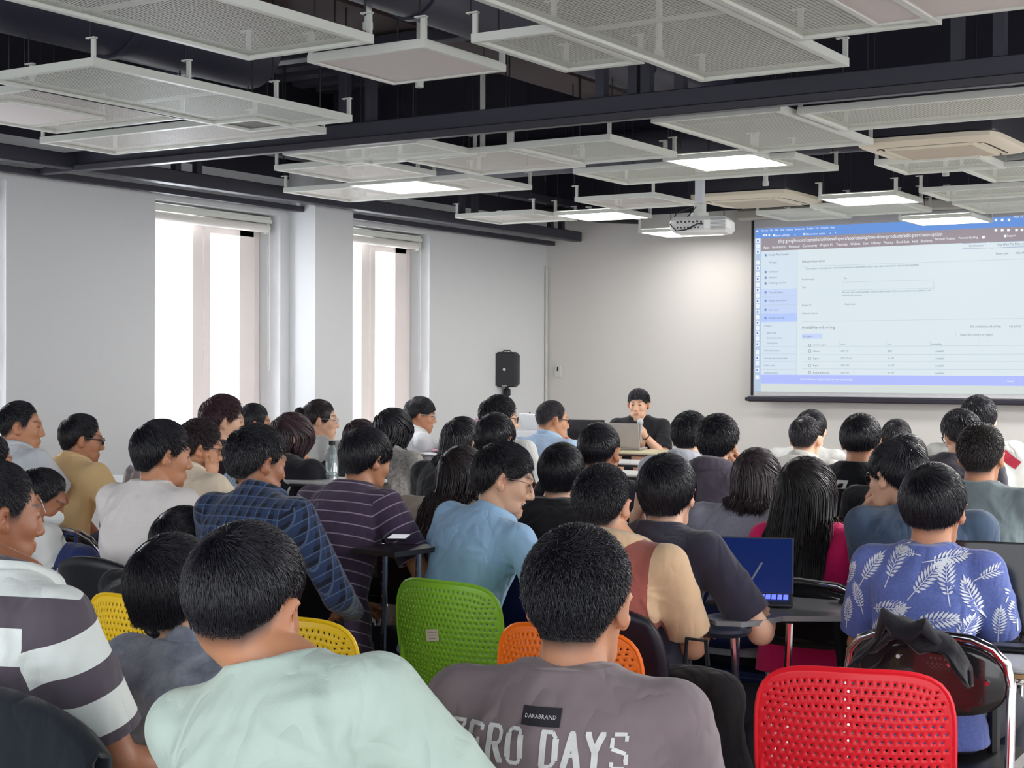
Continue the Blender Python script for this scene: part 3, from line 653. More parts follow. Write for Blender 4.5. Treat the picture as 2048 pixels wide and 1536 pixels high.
# slab and its painted dark soffit with ribbed deck
c = MB(); c.box((-1.0, 5.5, ZC+.1), (14.2, 15.4, .2)); tag(c.build('ceiling', m_dark), kind='structure')
c = MB()
for i in range(46): c.box((-6.6, .2+i*.28, ZC-.03), (2.3, .13, .06))
tag(c.build('ceiling_ribbed_deck', mat('deck_grey', (70, 70, 82), .6)), kind='structure')
# screen wall
tag(MB().box((-2.2, YB+.1, 1.5), (11.6, .2, 3.0)).build('wall_back', m_wallb), kind='structure')
tag(MB().box((-2.2, YB+.1, 3.375), (11.6, .2, .75)).build('wall_back_upper_band', m_dark), kind='structure')
# left wall with three tall windows
WT, WB, WD = 2.72, .85, .26
wins = [(5.27, 6.51), (7.78, 9.08), (9.79, 11.03)]
wl = MB(); ys = [-2.0]+[q for w in wins for q in w]+[YB+.2]
for i in range(0, len(ys), 2): wl.box((XL-WD/2, (ys[i]+ys[i+1])/2, 1.5), (WD, ys[i+1]-ys[i], 3.0))
for a, b in wins:
    wl.box((XL-WD/2, (a+b)/2, (3.0+WT)/2), (WD, b-a, 3.0-WT)); wl.box((XL-WD/2, (a+b)/2, WB/2), (WD, b-a, WB))
tag(wl.build('wall_left', m_wall), kind='structure')
tag(MB().box((XL-WD/2, 5.5, 3.375), (WD, 15.4, .75)).build('wall_left_upper_band', m_dark), kind='structure')
tag(MB().box((XL+.13, 9.41, 1.55), (.26, .46, 3.1)).build('wall_left_column', m_wall), kind='structure')
m_sky = mat('hazy_daylight', (255, 255, 255), .5, emis=0)
for i, (a, b) in enumerate(wins):
    f = MB(); xo = XL-WD+.03; L = b-a
    def bar(y0, y1, z0, z1, t=.05): f.box((xo, (y0+y1)/2, (z0+z1)/2), (t, y1-y0, z1-z0), bev=.004)
    bar(a, a+.03, WB, WT); bar(b-.09, b, WB, WT); bar(a, b, WT-.06, WT); bar(a, b, WB, WB+.06)
    ym = a+L*.44; bar(ym-.005, ym+.17, WB, WT, .07)
    bar(ym+.10, ym+.17, WB, WT-.05, .09); bar(b-.24, b-.07, WB, WT-.05, .08); bar(ym+.1, b-.08, WT-.17, WT-.05, .08)
    w = f.build('window_%d' % (i+1), m_frame); tag(w, kind='structure')
    gl = mat('window_glass', (250, 252, 255), .02, trans=1); gl.node_tree.nodes['Principled BSDF'].inputs['IOR'].default_value = 1.01
    MB().box((xo-.015, (a+b)/2, (WB+WT)/2), (.006, L-.06, WT-WB-.1)).build('window_pane', gl, w)
    s_ = MB().box((XL-.06, (a+b)/2, WB-.012), (.22, L+.04, .03), bev=.006).build('window_sill', m_frame, w)
    # roller blind rolled up under the head of the opening
    bl = empty('roller_blind', (XL-.10, (a+b)/2, WT-.05), 0, ['white roller blind rolled up in the window at the far left edge', 'white roller blind rolled up at the top of the wide window beside the column', 'white roller blind rolled up at the top of the window nearest the screen wall'][i], 'blind', 'roller blinds in the window openings')
    MB().cyl((0, -L/2+.05, -.05), (0, L/2-.07, -.05), .034, 18).build('roll', mat('blind_cloth', (226, 222, 216), .8), bl, True)
    k = MB().box((-.02, 0, .025), (.09, L-.04, .02), bev=.004); k.box((.03, 0, .0), (.012, L-.04, .03)); k.build('cassette_rail', m_white, bl, False)
    k = MB(); k.cyl((0, L/2-.07, -.05), (0, L/2-.045, -.05), .045, 18); k.cyl((0, -L/2+.05, -.05), (0, -L/2+.03, -.05), .045, 18); k.build('bracket', m_white, bl, True)
    k = MB().tube([(.045, L/2-.058, -.05), (.046, L/2-.058, -1.1), (.038, L/2-.058, -1.13), (.03, L/2-.058, -1.1), (.03, L/2-.058, -.05)], .0028, 6); k.build('pull_chain', m_white, bl)
# baseboards
tag(MB().box((XL+.008, 5.5, .05), (.016, 15, .1)).build('baseboard_left', mat('skirting', (120, 116, 112), .6)), kind='structure')
tag(MB().box((-2.2, YB-.008, .05), (11, .016, .1)).build('baseboard_back', mat('skirting', (120, 116, 112), .6)), kind='structure')
# corner conduit, outlet plates
k = empty('wall_conduit', (XL+.02, YB-.03, 0), 0, 'pale cable conduit running down the corner to a hook', 'conduit')
MB().box((0, 0, 1.75), (.02, .02, 1.6), bev=.004).build('channel', m_white, k); MB().box((.0, -.02, .96+.0), (.035, .05, .16), bev=.01).build('junction', m_white, k)
MB().tube([(.02, -.05, 1.0), (.02, -.06, .93), (.03, -.05, .9), (.035, -.04, .93)], .006, 6).build('hook', m_rod, k)
p = aty(1116, 742, YB-.01); k = empty('wall_switch', (p[0], p[1], p[2]), 0, 'small white switch plate with dark key on the screen wall', 'switch')
MB().box((0, 0, 0), (.075, .012, .12), bev=.004).build('plate', m_white, k); MB().box((0, -.008, .02), (.012, .008, .04)).build('key', m_rod, k)
# ---------------------------------------------------------------- ceiling steelwork, ducts, pipes
def steel(name, label, cat, f, mt=None, group=None, smooth=False):
    o = f.build(name, mt or m_steel, None, smooth); return tag(o, label, cat, group)
t = empty('truss', (XL+.42, 0, 0), 0, 'long black steel truss running beside the left wall above the windows', 'truss')
MB().box((.0, 6.05, 2.815), (.10, 13.6, .09), bev=.006).build('bottom_chord', m_steel, t)
MB().box((.0, 6.1, 3.11), (.10, 13.4, .07), bev=.006).build('top_chord', m_steel, t)
for y in (4.0, 5.72, 7.55, 9.35, 10.9, 12.35):
    for q in (0, .20): MB().box((.0, y+q, 2.97), (.045, .05, .24)).build('post', m_steel, t)
f = MB(); f.box((XL+.13, 3.6, 2.765), (.06, 11.14, .04)); [f.box((XL+.05, y_, 2.775), (.11, .03, .02)) for y_ in (1.0, 5.0, 8.9)]; steel('cable_rail', 'black channel rail under the left truss, stopping at the wall column', 'rail', f)
f = MB(); f.box((XL+.13, 11.3, 2.765), (.06, 3.15, .04)); [f.box((XL+.05, y_, 2.775), (.11, .03, .02)) for y_ in (9.9, 11.3, 12.7)]; steel('cable_rail', 'black channel rail along the left wall between column and corner', 'rail', f)
t = empty('cross_truss', (0, 6.72, 0), 0, 'long black steel truss crossing the whole room in front of the projector', 'truss')
MB().box((-2.1, 0, 2.84), (11.2, .10, .085), bev=.005).build('bottom_chord', m_steel, t)
MB().box((-2.15, -.06, 2.775), (11.3, .055, .04), bev=.004).build('lower_rail', mat('rail_grey', (52, 50, 58), .4), t)
MB().box((-2.1, 0, 3.30), (11.2, .10, .07), bev=.005).build('top_chord', m_steel, t)
for x in (-7.0, -5.35, -3.75, -3.5, -2.0, -.6):
    for q in (0, .18): MB().box((x+q, 0, 3.07), (.05, .05, .40)).build('post', m_steel, t)
f = MB(); f.box((-5.0, 4.9, 3.55), (.35, 13, .4)); steel('beam', 'brownish painted beam running front to back above the square lamps', 'beam', f, mat('beam_brown', (78, 64, 66), .8))
f = MB(); f.box((-.9, 7.2, 3.5), (.4, 11, .5)); steel('beam', 'dark painted beam over the right side of the room', 'beam', f, m_dark)
f = MB(); f.box((-2.2, 9.7, 3.45), (11.0, .35, .55)); steel('beam', 'dark cross beam over the back rows of seats', 'beam', f, m_dark)
f = MB(); f.cyl((-5.55, -.5, 3.22), (-5.55, 6.2, 3.22), .20, 28)
for y in (1.8, 3.6, 5.2): f.cyl((-5.55, y, 3.22), (-5.55, y+.04, 3.22), .212, 28)
steel('air_duct', 'fat round black duct running towards the back at upper left', 'duct', f, mat('duct_black', (56, 56, 72), .45), None, True)
f = MB(); f.cyl((-3.95, 3.0, 3.2), (-3.95, 8.4, 3.2), .15, 28); f.cyl((-3.95, 5.4, 3.2), (-3.95, 5.44, 3.2), .16, 28); f.cyl((-3.95, 7.4, 3.2), (-3.95, 7.44, 3.2), .16, 28)
steel('air_duct', 'slimmer round black duct above the square unlit lamp', 'duct', f, mat('duct_black', (56, 56, 72), .45), None, True)
f = MB(); f.cyl((-7.2, 9.4, 3.05), (-2.5, 9.4, 3.05), .13, 24); f.cyl((-5.0, 9.4, 3.05), (-4.96, 9.4, 3.05), .14, 24); steel('air_duct', 'grey-black flexible duct crossing behind the projector pole', 'duct', f, mat('duct_grey', (62, 62, 74), .5), None, True)
f = MB(); f.tube([(-7.4, 12.2, 3.0), (-7.05, 12.6, 2.96), (-6.7, 12.72, 2.94)], .05, 12); steel('insulated_pipe', 'black insulated pipe end above the truss end by the corner', 'pipe', f, m_rod, None, True)
f = MB(); f.tube([(-2.9, 10.3, 2.95), (1.5, 10.3, 2.98)], .03, 10); steel('cable_conduit', 'pale conduit with black ties above the far right panels', 'pipe', f, mat('grey_pipe', (176, 180, 176), .5), None, True)
for i, (x, y, lb) in enumerate([(-6.9, 4.6, 'white sprinkler drop pipe at the far upper left'), (-4.02, 5.2, 'white sprinkler drop pipe through the unlit square lamp at top centre'), (-4.62, 6.4, 'white sprinkler drop pipe above the crossing truss left of centre'),
                                (-3.25, 6.35, 'white sprinkler drop pipe above the crossing truss right of centre'), (-4.25, 9.9, 'white sprinkler drop pipe beside the lit lamp left of the projector'), (-3.05, 10.0, 'white sprinkler drop pipe behind the right air cassette'), (-5.1, 7.7, 'white sprinkler drop pipe above the panels behind the crossing truss'), (-2.75, 11.6, 'white sprinkler drop pipe with small deflector near the screen')]):
    z0 = 3.0 if i in (1, 2, 3) else 2.84
    f = MB(); f.cyl((x, y, z0), (x, y, ZC), .016, 10); f.cyl((x, y, z0-.03), (x, y, z0), .022, 10); steel('sprinkler_pipe', lb, 'pipe', f, m_white, 'white sprinkler drops', True)
# ---------------------------------------------------------------- suspended panels
def mesh_panel_mat(name, rgb, a=.035, b=.013, w=.30):
    M = mat(name, rgb, .55); nt = M.node_tree; N = nt.nodes; L = nt.links; tc = N.new('ShaderNodeTexCoord'); sp = N.new('ShaderNodeSeparateXYZ'); L.new(tc.outputs['Object'], sp.inputs[0])
    def mth(op, x, y=None):
        n = N.new('ShaderNodeMath'); n.operation = op
        for i, q in enumerate((x, y)):
            if q is None: continue
            if isinstance(q, (int, float)): n.inputs[i].default_value = q
            else: L.new(q, n.inputs[i])
        return n.outputs[0]
    X = mth('MULTIPLY', sp.outputs[0], 1/a); Y = mth('MULTIPLY', sp.outputs[1], 1/b)
    f1 = mth('LESS_THAN', mth('FRACT', mth('ADD', X, Y)), w); f2 = mth('LESS_THAN', mth('FRACT', mth('SUBTRACT', X, Y)), w)
    L.new(mth('MAXIMUM', f1, f2), N['Principled BSDF'].inputs['Alpha']); return M
m_mesh = mesh_panel_mat('expanded_metal', (216, 219, 208), w=.46)
m_mesh2 = mesh_panel_mat('expanded_metal_warm', (214, 208, 200), w=.48)
def rod(f, x, y, z0, z1=ZC): f.cyl((x, y, z0), (x, y, z1), .004, 6)
def hanger(f, x, y, z, h=.075, w=.02): z += .004; f.box((x, y, z+h/2), (w, w*.55, h)); f.box((x-.012, y, z+h+.004), (.05, w, .006))
def hang(o, x, y, z, xr, zr, zt, h=.075, w=.02):
    f = MB(); hanger(f, x, y, z, h, w); t_ = f.build('hanger_tab', m_white, o); f = MB(); rod(f, xr, y, zr, zt); f.build('suspension_rod', m_rod, t_)
def panel(x0, x1, y0, y1, label, z=ZP, mt=None, tabs=(0, 1, 2, 3), mid=0):
    w, l = x1-x0, y1-y0; o = empty('mesh_panel', ((x0+x1)/2, (y0+y1)/2, z), 0, label, 'ceiling panel', 'suspended mesh ceiling panels')
    fr = MB(); t_, h_ = .028, .034
    for q in (1, -1): fr.box((q*(w/2-t_/2), 0, 0), (t_, l, h_)); fr.box((0, q*(l/2-t_/2), 0), (w-2*t_-.0004, t_, h_-.001))
    fr.build('frame', m_white, o)
    mk('mesh_sheet', [(-w/2+.01, -l/2+.01, -.004), (w/2-.01, -l/2+.01, -.004), (w/2-.01, l/2-.01, -.004), (-w/2+.01, l/2-.01, -.004)], [(0, 1, 2, 3)], mt or m_mesh, o)
    if l > 1.3: MB().box((0, 0, .01), (w-.04, .025, .012)).build('cross_bar', m_white, o)
    cs = [(-1, -1), (1, -1), (1, 1), (-1, 1)]
    pts = [(cs[i][0]*(w/2-.012), cs[i][1]*(l/2-.012)) for i in tabs]+([(w/2-.012, l*q) for q in ((-.17, .17) if l > 1 else ())] if mid else [])
    for x, y in pts: hang(o, x, y, .015, x-.02, .09, ZC-z)
    return o
def lamp(x0, y0, lit, label, z=ZP, w=.58, l=.58):
    o = empty('square_lamp', (x0+w/2, y0+l/2, z), 0, label, 'ceiling lamp', 'square suspended ceiling lamps')
    fr = MB(); t_, h_ = .022, .03
    for q in (1, -1): fr.box((q*(w/2-t_/2), 0, 0), (t_, l, h_)); fr.box((0, q*(l/2-t_/2), 0), (w-2*t_-.0004, t_, h_-.001))
    fr.box((0, 0, .020), (w-.02, l-.02, .006)); fr.build('frame', m_white, o)
    MB().box((0, 0, -.006), (w-.045, l-.045, .006)).build('diffuser', mat('lamp_lit', (255, 253, 248), .5, emis=8) if lit else mat('lamp_unlit', (214, 204, 200), .6), o)
    for a in (-1, 1):
        for b in (-1, 1): hang(o, a*(w/2-.012), b*(l/2-.012), .012, a*(w/2-.03), .10, ZC-z, .085, .024)
    return o
lamp(-4.08, 4.88, 0, 'unlit square lamp hanging at top centre, large and nearest the camera')
lamp(-6.43, 4.88, 0, 'unlit square lamp cut by the left edge below the long mesh panel')
lamp(-1.92, 4.86, 0, 'unlit square lamp cut by the top edge at upper right')
lamp(-6.58, 8.30, 1, 'lit square lamp left of centre, above and between the two windows')
lamp(-4.20, 8.26, 1, 'large lit square lamp hanging just in front of the projector pole')
lamp(-6.42, 10.72, 1, 'lit square lamp left of the projector, near the truss end')
lamp(-4.18, 10.68, 1, 'lit square lamp between the two air cassettes, right of the projector')
lamp(-6.36, 12.05, 1, 'lit square lamp partly hidden behind the projector', ZP-.04)
lamp(-4.05, 12.05, 1, 'small lit square lamp hanging close above the projected picture', ZP-.04)
S_ = [(-4.25, -3.62, 3.0, 4.72, 'large mesh panel cut by the top edge left of the unlit centre lamp'), (-5.52, -4.85, 4.46, 6.15, 'long mesh panel at upper left with three hanger tabs on its edge'),
 (-6.43, -5.50, 4.7, 5.66, 'mesh panel behind the left unlit lamp, below the long panel'), (-6.78, -5.22, 5.85, 6.40, 'mesh panel seen edge-on just above the left end of the crossing truss'), (-5.95, -5.0, 6.9, 7.5, 'thin mesh panel seen just under the left half of the crossing truss'),
 (-6.45, -5.75, 7.40, 8.15, 'small square mesh panel above the lit lamp at left'), (-7.20, -5.62, 8.36, 9.1, 'wide mesh panel surrounding the lit lamp left of centre'), (-5.50, -4.72, 7.4, 8.26, 'square mesh panel centre-left under the crossing truss'),
 (-4.69, -4.05, 7.35, 8.15, 'dark-looking mesh panel with tall tab left of the large lit lamp'), (-7.20, -6.45, 10.47, 11.15, 'small mesh panel at the left of the lamp near the truss end'), (-5.75, -5.1, 9.9, 10.6, 'small mesh panel right behind the lamp near the truss end'),
 (-4.95, -3.47, 8.50, 9.2, 'long shallow mesh panel passing behind the projector pole'), (-3.30, -2.93, 4.9, 5.6, 'narrow mesh panel beside the unlit centre lamp, right of it'), (-2.91, -2.25, 4.0, 6.08, 'largest mesh panel, filling the top of the picture right of centre'),
 (-2.24, -1.70, 4.6, 5.52, 'mesh panel under the top right unlit lamp'), (-3.60, -2.91, 6.95, 8.24, 'pale solid-looking mesh panel above the large lit lamp'), (-2.88, -.8, 7.08, 7.72, 'long mesh panel running off the right edge below the crossing truss'),
 (-3.19, -2.56, 9.05, 9.62, 'mesh panel just behind and below the right air cassette'), (-2.83, -1.6, 9.55, 10.3, 'upper of three stacked mesh panels at the right edge'), (-3.42, -1.4, 10.6, 11.25, 'middle of three stacked mesh panels at the right edge'),
 (-3.46, -1.4, 11.5, 12.3, 'lowest of three stacked mesh panels at the right edge'), (-5.0, -4.45, 11.45, 12.1, 'mesh panel behind the left air cassette, left one of two'), (-4.45, -3.75, 11.2, 11.95, 'mesh panel behind the left air cassette, right one of two')]
for i, (a, b, c_, d_, lb) in enumerate(S_): panel(a, b, c_, d_, lb, ZP+(0 if i not in (2, 3) else .0), m_mesh2 if i in (2, 3, 5, 6, 7, 9, 10) else m_mesh, mid=(i == 1))
# air-conditioning cassettes
def cassette(cx, cy, label, z=ZP+.03, s=.80):
    o = empty('air_cassette', (cx, cy, z), 0, label, 'air conditioner', 'ceiling air cassettes'); ivory = mat('cassette_ivory', (220, 210, 190), .5)
    h = s/2; fr = MB(); n = 36
    def rr(u, a, r):
        c_, s_ = math.cos(u), math.sin(u); k = (abs(c_)**8+abs(s_)**8)**(-1/8); return (a*c_*k, a*s_*k)
    prof = [(h, .02), (h, -.004), (h-.02, -.016), (h-.085, -.026), (h-.09, -.02), (h-.12, -.014), (h-.125, -.03), (h-.17, -.034)]
    vs = []; fs = []
    for a, z_ in prof: vs += [(*rr(2*PI*k/n+PI/n, a, .1), z_) for k in range(n)]
    for i in range(len(prof)-1): fs += [(i*n+k, i*n+(k+1) % n, (i+1)*n+(k+1) % n, (i+1)*n+k) for k in range(n)]
    fr.add(vs, fs); fr.build('bezel', ivory, o, True)
    g_ = MB(); g_.box((0, 0, -.030), (s-.33, s-.33, .008)); g_.build('intake_grille', mat('cassette_grille', (188, 176, 158), .7), o)
    for k in range(4):
        R_ = Matrix.Rotation(k*PI/2, 3, 'Z'); v = MB(); v.box(tuple(R_ @ Vector((0, h-.105, -.021))), (s-.30, .03, .006) if k % 2 == 0 else (.03, s-.30, .006)); v.build('vent_slot', mat('slot_dark', (70, 62, 54), .7), o)
        v = MB(); v.box(tuple(R_ @ Vector((0, h-.112, -.027))), (s-.31, .016, .004) if k % 2 == 0 else (.016, s-.31, .004)); v.build('louvre', ivory, o)
    MB().box((0, 0, .17), (s-.02, s-.02, .30), bev=.01).build('casing', mat('casing_black', (36, 36, 46), .5), o); return o
cassette(-2.72, 8.86, 'ivory ceiling air cassette at right, larger and nearer of the two')
cassette(-4.73, 10.85, 'ivory ceiling air cassette right of the projector pole, the farther one')
for x, y in [(-3.9, 5.9), (-3.4, 6.2), (-2.6, 6.4), (-4.6, 5.7), (-5.8, 6.6), (-6.1, 7.1), (-3.9, 7.1), (-4.4, 8.9), (-3.4, 9.0), (-5.3, 9.0), (-6.0, 9.9), (-4.9, 9.2), (-5.9, 5.0), (-6.3, 4.2), (-2.4, 5.9), (-3.0, 8.5), (-3.7, 9.9), (-4.0, 9.4), (-2.2, 10.2), (-2.0, 9.3)]:
    f = MB(); f.cyl((x, y, 2.95), (x, y, ZC), .004, 6); steel('threaded_rod', 'thin black threaded rod dropping free from the dark slab', 'rod', f, m_rod, 'free hanging threaded rods')
# ---------------------------------------------------------------- projector on its pole
pj = aty(1405, 452, 9.75); o = empty('projector', tuple(pj), 0, 'white ceiling projector with ports and looped black cable, hanging from a pole', 'projector')
Rj = Matrix.Rotation(math.radians(14), 3, 'Z')
b_ = MB(); b_.box((0, 0, 0), (.40, .30, .105), Rj, bev=.025); b_.build('body', mat('projector_white', (226, 226, 224), .45), o, True)
b_ = MB(); b_.box(tuple(Rj @ Vector((-.06, -.152, -.004))), (.20, .006, .065), Rj); b_.build('port_panel', mat('port_grey', (196, 196, 198), .5), o)
b_ = MB()
for i in range(7): b_.box(tuple(Rj @ Vector((-.14+i*.027, -.156, .014+.004*(i % 2)))), (.013, .004, .012), Rj); b_.cyl(tuple(Rj @ Vector((-.14+i*.024, -.154, -.022))), tuple(Rj @ Vector((-.14+i*.024, -.158, -.022))), .006, 8)
b_.build('ports', m_rod, o)
b_ = MB()
for i in range(9): b_.box(tuple(Rj @ Vector((.135, -.153, -.036+i*.009))), (.10, .006, .004), Rj)
b_.build('vent_grille', mat('vent_grey', (150, 152, 158), .5), o)
b_ = MB(); b_.cyl((-.02, .0, .05), (-.02, 0, .09), .06, 16); b_.box((-.02, 0, .115), (.075, .06, .09), bev=.01); b_.build('mount', m_white, o, True)
b_ = MB(); b_.box((-.02, 0, .70), (.062, .05, 1.14), bev=.012); b_.build('pole', mat('pole_white', (214, 218, 222), .4), o)
b_ = MB()
for z_ in (.36, .95): b_.box((-.02, 0, z_), (.068, .056, .008))
b_.build('cable_tie', m_rod, o)
b_ = MB(); b_.tube([(-.05, -.05, .13), (-.13, -.14, .08), (-.15, -.19, .0), (-.10, -.2, -.045), (-.03, -.2, -.04), (.05, -.18, -.0), (.07, -.14, .0)], .0045, 6); b_.tube([(-.03, -.04, .13), (-.07, -.12, .04), (-.06, -.17, -.04), (.0, -.18, -.03)], .004, 6); b_.build('cable', m_rod, o, True)
b_ = MB(); b_.cyl(tuple(Rj @ Vector((.08, .15, 0))), tuple(Rj @ Vector((.08, .185, 0))), .04, 20); b_.build('lens', mat('lens_dark', (20, 20, 30), .1), o, True)
# ---------------------------------------------------------------- projection screen with the projected page
YS = YB-.16; sc0 = aty(1503, 460, YS); sx0 = sc0[0]; sx1 = sx0+3.3; sz1 = 2.88; sz0 = aty(1503, 791, YS)[2]
o = empty('projection_screen', (sx0, YS, sz0), 0, 'large pull-down projection screen with black borders on the far wall', 'screen')
Wd, Ht_ = sx1-sx0, sz1-sz0
MB().box((Wd/2, .004, Ht_/2), (Wd, .003, Ht_)).build('screen_cloth', mat('screen_cloth', (196, 196, 200), .8), o)
b_ = MB(); b_.box((.012, 0, Ht_/2), (.024, .004, Ht_)); b_.build('black_border', mat('border_black', (26, 24, 34), .7), o)
b_ = MB(); b_.box((Wd/2-.0, -.005, -.028), (Wd+.05, .035, .05), bev=.01); b_.box((-.03, -.005, -.03), (.03, .05, .035), bev=.008); b_.build('bottom_bar', mat('bar_black', (38, 34, 48), .45), o)
b_ = MB(); b_.box((Wd/2, .03, Ht_+.055), (Wd+.28, .10, .10), bev=.02); b_.build('housing', mat('housing_white', (205, 200, 192), .5), o, True)
# page: u 0..1 across the visible 2.45 m, v 0..1 from top to bottom
PW = 2.62; PT = Ht_-.075; PB_ = .035; PH = PT-PB_
def emi(name, rgb, k=1.0):
    M = mat('page_'+name, rgb, .9, spec=0, emis=k); b0 = M.node_tree.nodes['Principled BSDF']; b0.inputs['Base Color'].default_value = (.02, .02, .02, 1); return M
def rects(name, L, mt, lay, par=o):
    V, F = [], []
    for x0, y0, x1, y1 in L:
        a = len(V); V += [(.035+x0, -.001-.0012*lay, PT-y1), (.035+x1, -.001-.0012*lay, PT-y1), (.035+x1, -.001-.0012*lay, PT-y0), (.035+x0, -.001-.0012*lay, PT-y0)]; F.append((a, a+1, a+2, a+3))
    return mk(name, V, F, mt, par)
KS = .72
page = rects('projected_page', [(0, 0, PW, PH)], emi('base', (212, 224, 230), KS), 1)
def sub(name, L, mt, lay): return rects(name, L, mt, lay, page)
def K(cx, cy):
    "a spot on the page, measured on the photograph enlarged 3.16 times from (1400, 400)"
    x_, y_ = 1400+cx/3.16, 400+cy/3.16; f_ = x_-1509; t_ = 478-f_*.038; b2 = 797+f_*.008
    return f_*(.00432+.0000002*f_), (y_-t_)/(b2-t_)*PH
def sub(name, L, mt, lay): return rects(name, L, mt, lay, page)
def kr(a, b_, c_, d_): x0, y0 = K(a, b_); x1 = K(c_, b_)[0]; return (x0, y0, x1, y0+(d_-b_)/3.16*.0045)
X0 = K(390, 300)[0]; SB = K(633, 700)[0]; menu_h = .085; page_h = K(700, 375)[1]; NB = K(700, 1150)[1]; NE = K(700, 1208)[1]
sub('menu_bar', [(0, 0, PW, menu_h)], emi('menu', (104, 146, 214), KS), 2)
sub('browser_bar', [(X0, menu_h, PW, page_h)], emi('chrome', (150, 141, 148), KS), 2)
sub('dock', [(0, menu_h, X0, PH)], emi('dock', (176, 196, 220), KS), 2)
sub('notice_bar', [(X0, NB, PW, NE)], emi('notice', (172, 184, 248), KS), 2)
sub('page_margin', [(X0, NE, PW, PH)], emi('margin', (206, 214, 212), KS), 2)
sub('sidebar', [(X0, page_h, SB, NB)], emi('side', (206, 220, 232), KS), 3)
sub('sidebar_panel', [(X0, K(400, 620)[1], SB, K(400, 825)[1])], emi('side2', (192, 208, 238), KS), 4)
sub('selected_row', [(X0, K(400, 775)[1], SB, K(400, 822)[1])], emi('sel', (176, 196, 246), KS), 5)
L_ = []
for a, b_, c_ in ((668, 480, 2300), (670, 820, 2300), (670, 975, 2300), (670, 1024, 2300), (670, 1068, 2300), (670, 1112, 2300), (400, 665, 630), (400, 718, 630), (400, 770, 630), (400, 975, 630), (400, 1020, 630), (400, 1068, 630), (400, 1115, 630), (930, 578, 1495), (930, 628, 1495)):
    x_, y_ = K(a, b_); L_.append((x_, y_, K(c_, b_)[0], y_+.003))
for a, b_, c_ in ((930, 578, 628), (1495, 578, 628), (915, 940, 975), (1210, 940, 975), (1475, 940, 975), (1755, 940, 975), (1995, 890, 915), (1625, 890, 915)):
    x_, y_ = K(a, b_); L_.append((x_, y_, x_+.003, y_+(c_-b_)/3.16*.0045))
L_.append((SB, page_h, SB+.004, NB)); sub('rule_lines', L_, emi('rule', (184, 197, 208), KS), 6)
sub('region_button', [kr(668, 897, 803, 927)], emi('btn', (192, 206, 244), KS), 4)
sub('pill_buttons', [kr(1660, 345, 1805, 348), kr(1660, 378, 1805, 381), kr(1815, 340, 2300, 343), kr(1815, 375, 2300, 378)], emi('pill', (150, 164, 190), KS), 6)
yy = [320, 355, 388, 455, 490, 524, 557, 592, 626, 660, 694, 726, 760, 795, 828, 860, 893, 926, 960, 1010, 1045, 1078, 1120, 1165]
sub('dock_icons', [kr(353, y_-13, 378, y_+13) for y_ in yy], emi('icons', (228, 236, 248), KS), 4)
sub('dock_badges', [kr(360, y_-6, 371, y_+6) for y_ in yy[::2]], emi('icon2', (100, 124, 196), KS), 5)
sub('row_checkboxes', [q for y_ in (967, 1003, 1047, 1092, 1135) for q in (kr(714, y_-8, 729, y_-6), kr(714, y_+6, 729, y_+8), kr(714, y_-8, 716, y_+8), kr(727, y_-8, 729, y_+8))], emi('grey', (112, 124, 146), KS), 6)
sub('toolbar_icons', [kr(x_, 281, x_+11, 292) for x_ in (401, 420, 439)]+[kr(x_, 200, x_+14, 214) for x_ in (1460, 1500, 1535, 1605, 1645, 1725, 1765, 1805, 1845, 1880, 1918)]+[kr(x_, 262, x_+15, 276) for x_ in (1845, 1880, 1915, 1960, 1990)]+[kr(1774, 303, 1790, 318), kr(1898, 298, 1912, 312), kr(470, 282, 481, 294), kr(675, 275, 683, 287), kr(356, 256, 368, 268)], emi('white', (240, 244, 250), KS), 6)
sub('side_icons', [kr(414, y_-7, 428, y_+7) for y_ in (410, 514, 549, 584, 640, 692, 747, 799)], emi('ico', (120, 140, 190), KS), 6)
def writing(name, items, mt, lay):
    V, F = [], []
    for txt, cx, cy, w_ in items:
        cu = bpy.data.curves.new('t', 'FONT'); cu.body = txt; cu.size = 1; cu.resolution_u = 2; ob = bpy.data.objects.new('t', cu); COL.objects.link(ob)
        dg = bpy.context.evaluated_depsgraph_get(); me = bpy.data.meshes.new_from_object(ob.evaluated_get(dg)); b0 = len(V)
        x_, y_ = K(cx, cy); k_ = (K(cx+w_, cy)[0]-x_)/max(q.co.x for q in me.vertices); ks = min(k_*1.15, .06)
        V += [(.035+x_+q.co.x*k_, -.001-.0012*lay, PT-y_+(q.co.y-.35)*ks) for q in me.vertices]; F += [tuple(b0+i for i in p_.vertices) for p_ in me.polygons]
        bpy.data.objects.remove(ob); bpy.data.curves.remove(cu); bpy.data.meshes.remove(me)
    return mk(name, V, F, mt, page)
writing('white_text', [('Chrome   File   Edit   View   History   Bookmarks   Profiles   Tab   Window   Help', 388, 258, 492), ('Mon 15 Sep  14:20', 1950, 189, 130), ('Store settings       x', 485, 288, 140), ('Edit purchase option       x      +', 690, 281, 200), ('play.google.com/console/u/0/developers/app/catalog/one-time-products/edit-purchase-option', 505, 322, 1040),
 ('Apps   Bookmarks   Personal   Community   Project PL   Tutorials   Wallets   Dev   Udemy   Finance   Book List   Hub   Business', 405, 362, 1080), ('Personal Projects', 1500, 318, 120), ('Personal Backlog', 1640, 313, 110), ('Support', 1915, 303, 50), ('Select countries or regions where you want to set pricing', 660, 1176, 335), ('Cancel', 1920, 1186, 36)], emi('white', (240, 244, 250), KS), 7)
